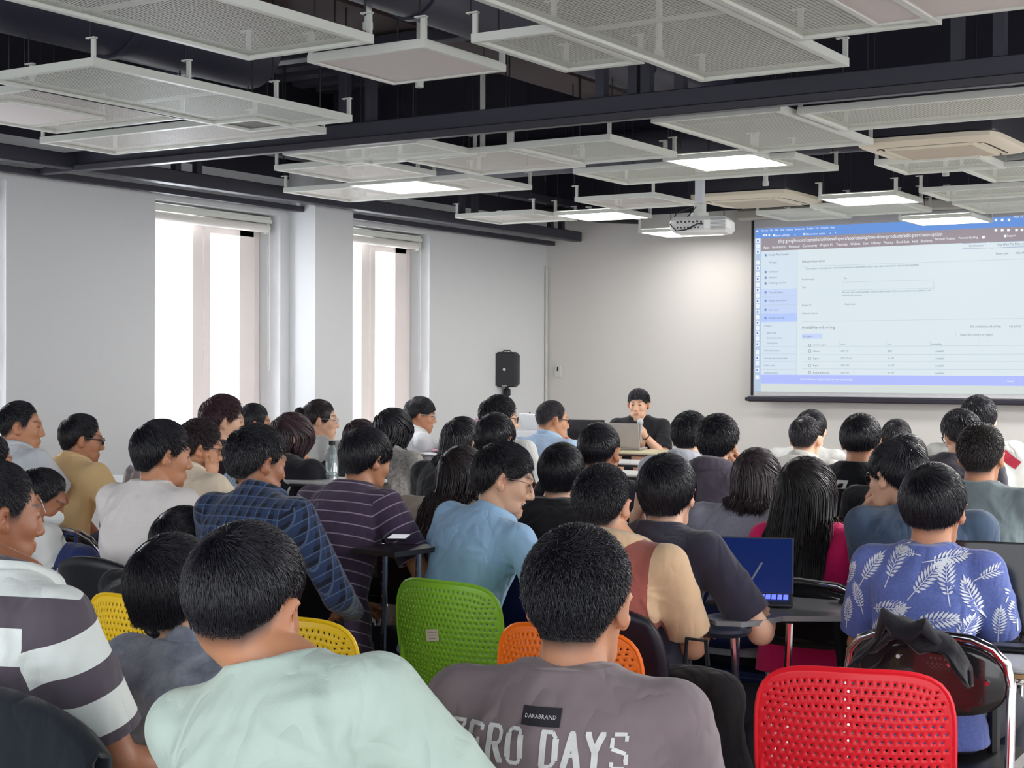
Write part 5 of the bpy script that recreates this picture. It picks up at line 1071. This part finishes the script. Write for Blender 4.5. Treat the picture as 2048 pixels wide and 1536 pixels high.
pt_ = bk_.done('label_patch', mat('patch_black', (34, 30, 40), .7), 'small black woven patch')
bk_ = Back(K_['mauve'])
def small_text(B, txt, x0, z0, size, off):
    cu = bpy.data.curves.new('t', 'FONT'); cu.body = txt; cu.size = size; cu.resolution_u = 1; cu.align_x = 'CENTER'; ob = bpy.data.objects.new('t', cu); COL.objects.link(ob)
    me = bpy.data.meshes.new_from_object(ob.evaluated_get(bpy.context.evaluated_depsgraph_get()))
    for p in me.polygons: B.poly([(x0+me.vertices[i].co.x, z0+me.vertices[i].co.y) for i in p.vertices], off)
    bpy.data.objects.remove(ob); bpy.data.curves.remove(cu); bpy.data.meshes.remove(me)
small_text(bk_, 'DARABRAND', -.008, lz-.003, .0085, .0042); o_ = bk_.done('patch_text', mat('print_white', (226, 226, 224))); o_.parent = pt_
bk_ = Back(K_['logo']); lc = K_['logo']['C7'].z-.075; bk_.poly([(-.045, lc-.018), (.005, lc-.018), (.012, lc+.018), (-.038, lc+.018)]); o_ = bk_.done('logo_tag', mat('print_white', (226, 226, 224)), 'small white slanted logo'); bk_ = Back(K_['logo']); small_text(bk_, 'PUBG', -.0165, lc-.004, .012, .003); o2 = bk_.done('logo_text', mat('patch_black', (34, 30, 40))); o2.parent = o_
# fern leaves
bk_ = Back(K_['leaf']); rr_ = random.Random(4); cz = K_['leaf']['C7'].z
def fern(x, z, ang, L):
    ca, sa = math.cos(ang), math.sin(ang)
    def T(a, b): return (x+a*ca-b*sa, z+a*sa+b*ca)
    bk_.strip(T(-L*.32, 0), T(L*.9, 0), .0028, .0016, 5)
    n = 9
    for i in range(n):
        t = i/(n-1); l = L*.40*math.sin(PI*(.22+.62*(1-t)*.95+.06))*(1-.35*t); 
        for q in (1, -1):
            b0 = (L*(.02+.80*t), 0); an = q*math.radians(62-28*t); e_ = (b0[0]+l*math.cos(an), l*math.sin(an)); w_ = L*.075
            nx, ny = -math.sin(an)*w_/2, math.cos(an)*w_/2; mx, my = (b0[0]*.45+e_[0]*.55), e_[1]*.55
            bk_.poly([T(*b0), T(mx+nx, my+ny), T(*e_), T(mx-nx, my-ny)])
    bk_.poly([T(L*.84, 0), T(L*.95, .03*L), T(L*1.12, 0), T(L*.95, -.03*L)])
for x, z, a, L in ((-.17, -.10, 55, .075), (-.085, -.085, 72, .085), (.035, -.035, 12, .075), (-.005, -.12, 52, .085), (.085, -.125, 100, .085), (.165, -.075, 30, .06), (-.125, -.18, 8, .085), (.01, -.20, 5, .090), (.155, -.17, 110, .08), (-.19, -.19, 100, .06), (-.06, -.25, 80, .075),
                   (.105, -.27, 65, .08), (-.155, -.28, 50, .08), (.19, -.25, 80, .07), (.02, -.32, 20, .08), (-.09, -.36, 60, .08), (.09, -.40, 100, .08), (-.17, -.40, 80, .07), (.0, -.44, 50, .08), (.17, -.37, 30, .07), (-.02, -.02, 170, .05), (.225, -.13, 70, .06), (-.235, -.12, 60, .06), (.235, -.22, 90, .06), (-.24, -.24, 80, .06)):
    fern(x, cz+z+.01, math.radians(a), L*1.22)
bk_.done('leaf_print', mat('leaf_white', (222, 226, 236), .8), 'white fern leaf print')
# track-jacket piping, white shoulder stripe, red yoke
def piping(key, pts, m_, name='piping', w=.008):
    B = Back(K_[key])
    for a, b in zip(pts[:-1], pts[1:]): B.strip(a, b, w, w, 4, .003)
    return B.done(name, m_)
z0 = K_['blackj']['C7'].z; piping('blackj', [(.02, z0-.09), (.10, z0-.07), (.165, z0-.12), (.15, z0-.22), (.12, z0-.33)], mat('print_white', (226, 226, 224)))
z0 = K_['dark2']['C7'].z; piping('dark2', [(-.12, z0-.16), (.14, z0-.15)], mat('stripe_grey', (120, 130, 130), .8), 'shoulder_stripe', .03)
z0 = K_['tallr']['C7'].z; piping('tallr', [(.05, z0-.035), (.13, z0-.06), (.20, z0-.12)], mat('yoke_red', (170, 36, 60), .8), 'red_yoke', .05)
z0 = K_['darkn']['C7'].z; piping('darkn', [(.16, z0-.10), (.20, z0-.20), (.21, z0-.33)], mat('print_white', (206, 210, 222)), 'piping', .006); piping('darkn', [(.185, z0-.10), (.225, z0-.20), (.235, z0-.33)], mat('print_white', (206, 210, 222)), 'piping', .006)
# ---------------------------------------------------------------- seats
def seat_at(key, kind, dx=0, dy=0, rz=None, **k):
    p = K_[key]; rz = p['rb'] if rz is None else math.radians(rz); o = p['root']+Matrix.Rotation(rz, 3, 'Z') @ Vector((dx, dy, 0)); return kind(o.x, o.y, rz, **k)
GREEN, ORANGE, YELLOW, RED = (146, 210, 56), (255, 118, 18), (250, 204, 16), (252, 32, 50)
def at_back(px_, py_, zt, rz, kind, back=.2, **k):
    d = (CAMH-zt)*FPX/(py_-741); w = at(px_, py_, d); f_ = Matrix.Rotation(math.radians(rz), 3, 'Z') @ Vector((0, back, 0)); return kind(w[0]+f_.x, w[1]+f_.y, math.radians(rz), zt=zt, **k)
at_back(886, 1166, .84, -6, plastic_chair, .24, rgb=GREEN, label='green perforated plastic chair with a small white sticker on its back', sticker=True)
at_back(1128, 1256, .84, 0, plastic_chair, .24, rgb=ORANGE, label='orange perforated plastic chair behind the curly head in the mauve shirt')
red_chair = at_back(1707, 1340, .84, 17, plastic_chair, .24, rgb=RED, label='empty red perforated plastic chair at the front right')
at_back(268, 1198, .84, 0, plastic_chair, .24, rgb=YELLOW, label='yellow perforated plastic chair between striped polo and denim shirt')
at_back(578, 1238, .84, 0, plastic_chair, .24, rgb=YELLOW, label='yellow perforated plastic chair, only one corner showing right of the mint shirt man')
seat_at('denim', plastic_chair, rgb=YELLOW, label='yellow perforated plastic chair under the man in denim shirt', zt=.80)
at_back(1850, 1262, .84, 2, folding_chair, .24, label='chrome folding chair with scratched dark back under the leaf print shirt', w=.225)
at_back(1600, 1160, .86, 0, folding_chair, .24, label='chrome folding chair behind the woman in magenta', rivets=False)
seat_at('beige', folding_chair, dy=-.03, dx=-.08, label='chrome folding chair behind the woman in beige, left of the green chair', zt=.87, rivets=False, w=.20)
at_back(118, 1062, .90, -4, folding_chair, .24, label='chrome folding chair behind the masked person, blue bag below it', rivets=False)
shells = {'plaid': (26, 30, 50), 'purple': (24, 24, 34), 'navy': (24, 26, 40), 'vest': None, 'smil': None, 'pink': None, 'leaf': None, 'beige': None, 'mask': None, 'denim': None, 'blackl': None, 'mint': (24, 26, 40), 'cream': (24, 26, 34), 'maroonl': (24, 26, 34), 'mauve': (24, 26, 40), 'denimj': (24, 26, 34), 'green': (24, 26, 34), 'logo': (22, 24, 32)}
ORD = {'polo': 'under the striped polo shirt', 'maroonl': 'under the maroon shirt at the left edge', 'mint': 'under the mint green shirt', 'mauve': 'under the mauve shirt', 'navy': 'under the man leaning on his tablet arm', 'denimj': 'under the slate blue jacket', 'plaid': 'under the plaid shirt', 'cream': 'under the off-white T-shirt', 'purple': 'under the purple striped shirt',
 'blackb': 'under the plain black tee behind the smiling man', 'darkn': 'under the navy jacket with white piping', 'greyw': 'under the grey sweatshirt', 'hood2': 'under the grey-mauve hoodie', 'hood1': 'under the pale hoodie', 'fade': 'under the cream shirt with shaved hair', 'behf': 'in front of the shaved head', 'logo': 'under the black tee with small logo', 'smallb': 'under the small dark head near the screen',
 'behj': 'under the smooth-haired person near the slate jacket', 'green': 'under the grey-green T-shirt', 'dark2': 'under the charcoal top', 'tallr': 'under the red and white jacket', 'maroonh': 'under the reddish fluffy hair', 'glass4': 'under the man propping his chin', 'stripeb': 'under the light blue stripes', 'tan': 'under the tan shirt, its navy back clearly showing', 'whitel': 'under the pale polo at far left', 'bunb': 'under the low bun',
 'blackj': 'under the black track jacket', 'bung': 'under the white top with loose bun', 'smallh': 'under the dark brown head in front of the purple shirt', 'longb': 'under the very long black hair', 'white11': 'under the white shirt at the pink laptop', 'clipw': 'under the woman with hair clip', 'mid17': 'under the round black head', 'masked18': 'under the white shirt below the loudspeaker', 'blue19': 'under the pale blue shirt', 'pres': 'under the presenter', 'edge0': 'under the person at the left edge'}
protos = {}
for p in PEOPLE:
    k = p['key']; sh_ = shells.get(k, (26, 38, 88))
    if sh_ is None: continue
    tb = k not in ('pres', 'mint', 'mauve', 'polo', 'navy', 'plaid', 'purple', 'maroonl'); kk = (sh_, tb)
    if kk not in protos: o = protos[kk] = tablet_chair(0, 0, 0, '', shell=sh_, zt=.88, tablet=tb)
    else: o = copy_tree(protos[kk])
    o.location = p['root']; o.rotation_euler = (0, 0, p['rb']); o['label'] = {26: 'navy', 24: 'black', 22: 'black'}[sh_[0]]+(' tablet-arm chair ' if tb else ' chair ')+ORD[k]
# ---------------------------------------------------------------- desks
def desk(px_, py_, d, w, dp, label, rz=0, top_m=None, edge=None, z=None, bar=True):
    w0 = at(px_, py_, d); o = empty('desk', (w0[0], w0[1], 0), math.radians(rz), label, 'desk', 'white training desks'); z = w0[2] if z is None else z
    t = MB().box((0, 0, z-.010), (w, dp, .018), bev=.005).build('desk_top', top_m or mat('tablet_white', (226, 226, 226), .3), o); MB().box((0, 0, z-.026), (w+.004, dp+.004, .012)).build('edge_band', edge or mat('edge_black', (34, 34, 38), .5), t)
    for q in (1, -1):
        MB().tube([(q*(w/2-.08), 0, z-.03), (q*(w/2-.08), 0, .05)], .018, 8).build('leg', mat('leg_black', (30, 30, 34), .4), o, True); MB().box((q*(w/2-.08), 0, .025), (.04, dp*.95, .03), bev=.01).build('foot', mat('leg_black', (30, 30, 34), .4), o)
    return o, z
pd, pz = desk(1225, 899, 12.0, 1.25, .5, 'presenter desk with pale yellow top at the front of the room', top_m=mat('desk_yellow', (214, 204, 168), .4), edge=mat('edge_brown', (70, 40, 40), .5))
for i, (a, b, d, w, lb) in enumerate([(1268, 922, 10.9, 1.0, 'white desk just in front of the presenter desk, second row back'), (1262, 944, 9.8, .9, 'white desk between presenter and the navy jacket, third row back'), (1050, 878, 11.9, 1.2, 'white desk carrying the router, beside the pale blue shirt'), (866, 914, 11.3, .5, 'small white desk right of the white shirt man, farthest of the aisle desks'),
    (866, 934, 10.4, .5, 'small white desk in the aisle, second from the far end'), (856, 972, 8.9, .5, 'white desk in the aisle right of the long black hair'), (860, 1000, 7.9, .5, 'white desk in the aisle right of the purple shirt, nearest one'), (640, 1022, 6.6, .45, 'white desk between plaid shirt and purple shirt'), (250, 956, 8.4, .5, 'white desk behind the tan shirt man')]):
    desk(a, b, d, w, .34, lb)
hd_, hz_ = desk(2225, 1318, 4.35, .8, .5, 'white desk with wooden edge at the right side, holding a black laptop', top_m=mat('desk_grey', (206, 208, 212), .35), edge=mat('edge_wood', (190, 150, 104), .5), rz=5)
# ---------------------------------------------------------------- laptops and small things
def laptop(p, rz, label, lid=(180, 172, 170), open_=105, w=.32, dp=.22, screen=(20, 20, 26), emis=0, keys=(40, 40, 46), body=None, name='laptop'):
    o = empty(name, tuple(p), math.radians(rz), label, 'laptop'); bm_ = mat('laptop_%d_%d' % (lid[0], lid[2]), body or lid, .4, metal=.3)
    MB().box((0, 0, .009), (w, dp, .016), bev=.006).build('base', bm_, o)
    kb = MB().box((0, .02, .0178), (w*.88, dp*.5, .001)).build('keyboard', mat('kbd_dark', (24, 24, 28), .5), o); k = MB()
    for i in range(13):
        for j in range(5): k.box((-w*.41+i*w*.0685, -.022+j*.0205+.0, .0192), (w*.055, .015, .0015))
    k.build('key', mat('key_%d' % keys[2], keys, .5, emis=0 if keys[2] < 100 else 1.0), kb); MB().box((0, -dp*.33, .0176), (w*.3, dp*.22, .0006)).build('touchpad', mat('pad_grey', (90, 90, 96), .4), o)
    a = math.radians(open_-90); R_ = Matrix.Rotation(-a, 3, 'X'); H_ = Vector((0, dp/2-.004, .016)); L_ = MB().box(tuple(H_+R_ @ Vector((0, 0, dp*.5))), (w, .008, dp), R_, bev=.003).build('lid', bm_, o)
    MB().box(tuple(H_+R_ @ Vector((0, -.0048, dp*.5))), (w*.97, .001, dp*.95), R_).build('screen', mat('scr_%d_%d' % (screen[0], screen[2]), screen, .12, emis=emis, spec=.6), L_); return o
w0 = at(1248, 896, 12.05); laptop((w0[0], w0[1], pz), 190, 'silver laptop open in front of the presenter, seen from behind', dp=.195)
w0 = at(1178, 890, 12.1); laptop((w0[0], w0[1]+.02, pz), 196, 'dark laptop left of the silver one on the presenter desk', lid=(52, 50, 56), w=.30)
w0 = at(900, 902, 10.35); desk(900, 903, 10.4, .55, .36, 'desk with dark red edge under the pink laptop', rz=-20, edge=mat('edge_brown', (70, 40, 40), .5)); laptop((w0[0], w0[1], w0[2]+.001), -62, 'pink laptop used by the man in the white shirt', lid=(196, 150, 172), open_=112, w=.30)
w0 = at(1085, 872, 12.05); laptop((w0[0], w0[1], at(1050, 878, 11.9)[2]), 150, 'small grey laptop on the router desk', lid=(150, 150, 150), w=.26, dp=.18)
# navy man's tablet and laptop
tr = at(1490, 1226, 4.75); o = empty('tablet_desk', (tr[0], tr[1], 0), math.radians(4), 'grey tablet arm with padded black end on a chrome post, under the blue-lit laptop', 'desk'); tz = tr[2]
MB().prism([(-.10, -.12), (-.02, -.19), (.05, -.17), (.09, -.10), (.12, .0), (.34, .12), (.38, .22), (.36, .40), (-.05, .40), (-.10, .25), (-.04, .10), (-.06, .0)], tz-.016, tz).build('tablet', mat('tablet_grey', (128, 130, 132), .3), o)
MB().lathe([(.02, -.03), (.075, -.026), (.088, -.012), (.088, -.002), (.075, .006), (.0, .008)], (-.02, -.14, tz-.02), 20, None).build('arm_pad', mat('pad_black', (38, 44, 60), .35), o, True)
for a, b in (((.0, -.1, tz-.03), (.04, -.08, .02)), ((.14, .0, tz-.02), (.10, .02, .02))): MB().tube([a, (a[0]*.6+b[0]*.4, a[1]*.6+b[1]*.4, tz*.55), b], .0115, 8).build('post', m_chrome, o, True)
MB().tube([(.03, -.085, .22), (.11, .01, .26)], .009, 8).build('stretcher', m_chrome, o, True)
lp = at(1500, 1200, 4.95); laptop((lp[0], lp[1], tz+.001), 22, 'laptop with dark blue screen on the tablet arm of the man in navy', lid=(70, 74, 82), screen=(6, 30, 86), emis=.3, open_=106, w=.27, dp=.185, keys=(96, 110, 250))
lp = at(2030, 1285, 4.55); laptop((lp[0], lp[1], hz_+.001), 12, 'large black laptop on the right-hand desk beside the leaf print shirt', lid=(30, 30, 33), screen=(26, 27, 30), open_=100, w=.42, dp=.27, keys=(60, 60, 64))
pn = at(1508, 1150, 4.9); o = empty('pen', tuple(pn), 0, 'grey stylus pen held over the blue-lit laptop', 'pen'); MB().tube([(-.012, 0, -.02), (.022, .01, .04)], .0035, 8).build('barrel', mat('pen_grey', (150, 160, 180), .3), o, True); MB().tube([(.022, .01, .04), (.0245, .011, .045)], [.0036, .0015], 8).build('tip', m_rod, o, True)
# router
rp = at(1058, 880, 12.0); rz_ = at(1050, 878, 11.9)[2]; o = empty('wireless_router', (rp[0], rp[1], rz_), 0, 'black router with two upright antennas on the far white desk', 'router')
MB().box((0, 0, .02), (.18, .12, .035), bev=.008).build('case', m_rod, o)
for q in (-.028, .028): MB().tube([(q, .05, .03), (q, .055, .20)], .006, 8).build('antenna', m_rod, o, True)
rp = at(1060, 876, 11.75); o = empty('white_box', (rp[0], rp[1], rz_), 0, 'low white cardboard box in front of the router', 'box'); MB().box((0, 0, .035), (.20, .08, .068), bev=.004).build('carton', mat('carton_white', (222, 222, 226), .7), o); MB().box((0, 0, .0705), (.19, .075, .003)).build('lid_flap', mat('carton_white2', (206, 206, 212), .7), o)
# bottle
bp_ = at(664, 958, 7.5); o = empty('water_bottle', tuple(bp_), 0, 'clear plastic water bottle with dark cap beside the black track jacket', 'bottle')
MB().lathe([(.028, 0), (.031, .006), (.031, .03), (.028, .035), (.031, .04), (.031, .11), (.026, .135), (.014, .155), (.013, .165)], n=18).build('bottle_body', mat('bottle_clear', (220, 234, 236), .08, trans=.7, alpha=.8), o, True); MB().cyl((0, 0, .163), (0, 0, .182), .016, 14).build('cap', m_rod, o, True)
bt = desk(668, 960, 7.5, .4, .32, 'white desk under the water bottle', z=bp_[2])
# presenter's microphone
p = K_['pres']; el, wr, hdv, nn, cu = p['arms'][-1]; W_ = world(p, wr+Vector(hdv).normalized()*.062+Vector((-.005, .022, -.01))); hp0 = W_+Vector((0.004, -.01, .1))
o = empty('microphone', tuple(W_), 0, 'handheld microphone with pale silver head held by the presenter', 'microphone'); v = (hp0-W_).normalized(); a_, b_ = v*-.10, v*.075
MB().tube([tuple(a_), tuple(v*.0), tuple(v*.045)], [.011, .013, .017], 12).build('handle', mat('mic_silver', (190, 192, 196), .3, metal=.4), o, True); MB().tube([tuple(v*.045), tuple(v*.05), tuple(v*.07), tuple(v*.088), tuple(v*.095)], [.018, .023, .025, .018, .006], 14).build('grille', mat('mic_grille', (206, 208, 212), .35, metal=.3, bump=.4, bscale=600), o, True)
# loudspeaker and stand
sp_ = aty(1014, 739, 12.2); dsc = float(np.dot(sp_-CAM, FW)); s1 = dsc/FPX; wS, hS = 46*s1, 70*s1
o = empty('loudspeaker', tuple(sp_), math.radians(18), 'black loudspeaker with small round badge on a stand in the far left corner', 'loudspeaker')
MB().box((0, .0, 0), (wS, .19, hS), bev=.03).build('cabinet', mat('speaker_black', (34, 34, 38), .5, bump=.1, bscale=200), o, True); MB().box((0, -.096, -.0), (wS*.9, .006, hS*.93), bev=.0).build('grille', mat('speaker_grille', (50, 50, 56), .6, bump=.5, bscale=500), o)
MB().cyl((0, -.098, 0), (0, -.103, 0), .014, 16).build('badge', mat('badge_grey', (200, 196, 190), .3), o, True); MB().box((0, -.097, -hS*.46), (.05, .004, .012)).build('name_plate', mat('badge_grey', (200, 196, 190)), o)
MB().tube([(-.04, 0, hS/2), (-.03, 0, hS/2+.012), (.03, 0, hS/2+.012), (.04, 0, hS/2)], .006, 6).build('carry_handle', m_rod, o, True)
o = empty('speaker_stand', (sp_[0], sp_[1], 0), 0, 'black tripod stand holding the loudspeaker', 'stand'); zt_ = sp_[2]-hS/2
MB().cyl((0, 0, .75), (0, 0, zt_), .017, 12).build('upper_pole', m_rod, o, True); MB().cyl((0, 0, .12), (0, 0, .98), .022, 12).build('lower_pole', m_rod, o, True); MB().box((0, 0, zt_-.05), (.055, .055, .07), bev=.01).build('clamp', m_rod, o); MB().tube([(.02, 0, .96), (.07, 0, .97)], .008, 8).build('knob', m_rod, o, True)
for k in range(3): a = 2*PI*k/3+.4; MB().tube([(0, 0, .72), (.42*math.cos(a), .42*math.sin(a), .02)], .011, 8).build('leg', m_rod, o, True); MB().tube([(0, 0, .2), (.24*math.cos(a), .24*math.sin(a), .32)], .006, 6).build('brace', m_rod, o, True)
o = MB().tube([(sp_[0]-.09, sp_[1]-.03, sp_[2]-hS/2), (sp_[0]-.095, sp_[1]-.03, sp_[2]-.55), (sp_[0]-.06, sp_[1]-.02, .4), (sp_[0]+.1, sp_[1]-.2, .02), (sp_[0]+.5, sp_[1]-.3, .012)], .005, 6).build('speaker_cable', m_rod, None, True); tag(o, 'black cable hanging down from the loudspeaker', 'cable')
# ---------------------------------------------------------------- draped clothes and bags
def drape(name, label, cat, o_loc, rz, w, zt, drop_f, drop_b, m_, seed=1, thick=.012, yb=-.22, collar=False, parts=None):
    "cloth hung over a chair back: up the rear side, over the top edge, down the front"
    rg = random.Random(seed); n, k = 26, 20; V, F = [], []
    for i in range(n+1):
        u_ = -1+2*i/n
        for j in range(k+1):
            t = j/k; arc = .03*math.sin(3*u_*2+seed)+.02*math.sin(7*u_+seed*2)
            top = zt-.10*abs(u_)**3+arc*.5
            if t < .55: s_ = 1-t/.55; z = top-drop_b*s_*(1+.12*math.sin(5*u_+seed)); y = yb-.025-.03*s_-.014*math.sin(11*u_+seed+3*s_)*s_
            elif t < .65: a_ = (t-.55)/.1*PI; z = top+.018*math.sin(a_); y = yb-.025+.05*(1-math.cos(a_))/2
            else: s_ = (t-.65)/.35; z = top-drop_f*s_; y = yb+.03+.02*s_+.01*math.sin(9*u_+seed)*s_
            V.append((w*u_*(1+.10*(1-min(t/.55, 1))), y, z))
    for i in range(n):
        for j in range(k): F.append((i*(k+1)+j, (i+1)*(k+1)+j, (i+1)*(k+1)+j+1, i*(k+1)+j+1))
    o = empty(name, o_loc, rz, label, cat); b_ = mk('cloth_body', V, F, m_, o, True); so = b_.modifiers.new('thickness', 'SOLIDIFY'); so.thickness = thick
    if collar:
        c_ = MB(); c_.tube([(-w*.55, yb-.03, zt-.03), (-w*.38, yb-.05, zt+.035), (-w*.15, yb-.055, zt+.005), (w*.1, yb-.055, zt+.0), (w*.3, yb-.05, zt+.02), (w*.55, yb-.03, zt-.03)], [.012, .026, .03, .03, .026, .012], 8, flat=.5); c_.build('collar', m_, o, True)
    return o
p = K_['polo']; drape('jacket', 'dark teal-black jacket hung over the chair at the bottom left corner', 'jacket', tuple(at(-40, 1400, 2.62)[:2])+(0,), .15, .25, at(60, 1384, 2.62)[2], .4, .65, cloth('jacket_dark', (22, 28, 36)), 3, .016, 0)
w0 = at(1812, 1262, 4.14); drape('jacket', 'black jacket hung over the folding chair behind the leaf print shirt', 'jacket', (w0[0], w0[1], 0), .02, .155, w0[2]+.0, .05, .035, cloth('jacket_black', (24, 24, 32)), 2, .014, .05, collar=True)
w0 = at(268, 940, 8.0); drape('cloth', 'pale grey cloth hanging over a seat behind the off-white T-shirt', 'cloth', (w0[0], w0[1], 0), .0, .07, w0[2], .2, .30, cloth('grey_cloth', (168, 164, 170)), 5, .012, 0)
w0 = at(1120, 1048, 5.9)
# blue bag under the masked person's chair
def bag(name, label, px_, py_, d, w, h, t, m_, extra=None, rz=0):
    w0 = at(px_, py_, d); o = empty(name, tuple(w0), rz, label, 'bag'); g = Grid((-w, -t, -h), (w, t, h), .008)
    g.ell((0, 0, -.1*h), (w*.5, t*.5, h*.5), None, .02); g.cap((-w*.3, 0, -h*.3), (w*.3, 0, -h*.3), t*.42, None, .05); g.cap((-w*.25, 0, h*.25), (w*.25, 0, h*.25), t*.36, None, .05); V, F = g.mesh(); mk('bag_body', V, F, m_, o, True)
    MB().tube([(-w*.12, 0, h*.45), (-.1*w, 0, h*.62), (.1*w, 0, h*.62), (w*.12, 0, h*.45)], .007, 6).build('handle', m_, o, True)
    MB().tube([(-w*.3, -t*.42, h*.1), (0, -t*.5, h*.14), (w*.3, -t*.42, h*.1)], .003, 6).build('zip', m_rod, o, True); return o
b1 = bag('backpack', 'navy blue backpack with a white tag hanging on the folding chair', 140, 1150, 6.1, .30, .26, .16, cloth('bag_navy', (34, 46, 96))); MB().box((.035, -.085, .01), (.035, .004, .05), Matrix.Rotation(.35, 3, 'Y')).build('white_tag', mat('carton_white', (222, 222, 226)), b1)
b2 = bag('tote_bag', 'black cloth bag with white abstract print on the floor behind the rust vest', 1392, 1460, 4.5, .30, .42, .2, cloth('bag_black', (20, 20, 24))); c_ = MB()
for a, b in (((-.02, .11), (.0, .09)), ((.0, .10), (.03, .08)), ((-.01, .075), (.03, .06)), ((.02, .06), (.04, .035)), ((.035, .075), (.055, .055)), ((.04, .03), (.05, .0))): c_.tube([(a[0], -.092, a[1]), (b[0], -.092, b[1])], [.003, .007], 6, flat=.4)
c_.build('white_print', mat('print_white', (226, 226, 224)), b2, True)
w0 = at(798, 1075, 5.6); o = empty('smartphone', tuple(w0), .5, 'small phone lit white on the dark tablet beside the purple shirt', 'phone'); MB().box((0, 0, 0), (.07, .14, .008), bev=.003).build('case', m_rod, o); MB().box((0, 0, .0045), (.064, .13, .001)).build('screen', mat('phone_white', (230, 232, 236), .3, emis=.4), o)
w0 = at(785, 1088, 5.6); o = empty('tablet_desk', (w0[0], w0[1], 0), 0, 'dark tablet desk on chrome legs right of the purple striped shirt', 'desk'); MB().prism([(-.11, -.10), (.10, -.12), (.12, .08), (.10, .16), (-.09, .16)], w0[2]-.03, w0[2]-.012).build('tablet', mat('tablet_dark', (40, 38, 42), .3), o)
for q in (-.07, .08): MB().tube([(q, .05, w0[2]-.03), (q+.02, 0, .02)], .011, 8).build('leg', m_chrome, o, True)
MB().tube([(-.09, .04, .35), (.13, .03, .38)], .008, 8).build('stretcher', m_chrome, o, True)
# wristwatch of the masked person, presenter's bracelet, earring-sized clip
def ring_on(key, q, name, label, r, m_, back=.02, t=.006, cat='watch'):
    p = K_[key]; el, wr, *_ = p['arms'][q]; ax_ = (wr-el).normalized(); c_ = wr-ax_*back; u_ = ax_.orthogonal().normalized(); v_ = ax_.cross(u_); f = MB(); f.tube([tuple(c_+u_*r*math.cos(a)+v_*r*math.sin(a)) for a in np.linspace(0, 2*PI, 17)[:-1]], t, 6, True, 1.6); o = f.build(name, m_, p['o'], True); o['label'] = label
ring_on('mask', 1, 'wristwatch', 'dark wristwatch', .028, m_rod); ring_on('pres', -1, 'bracelet', 'dark bracelet', .028, m_rod, .02, .004)
p = K_['clipw']; f = MB(); f.lathe([(.001, -.006), (.006, -.003), (.0075, .001), (.004, .006), (.001, .007)], tuple(p['HT'] @ Vector((-.086, -.045, -.02))), 10); f.build('hair_clip', mat('pearl', (236, 232, 226), .2), p['o'], True)
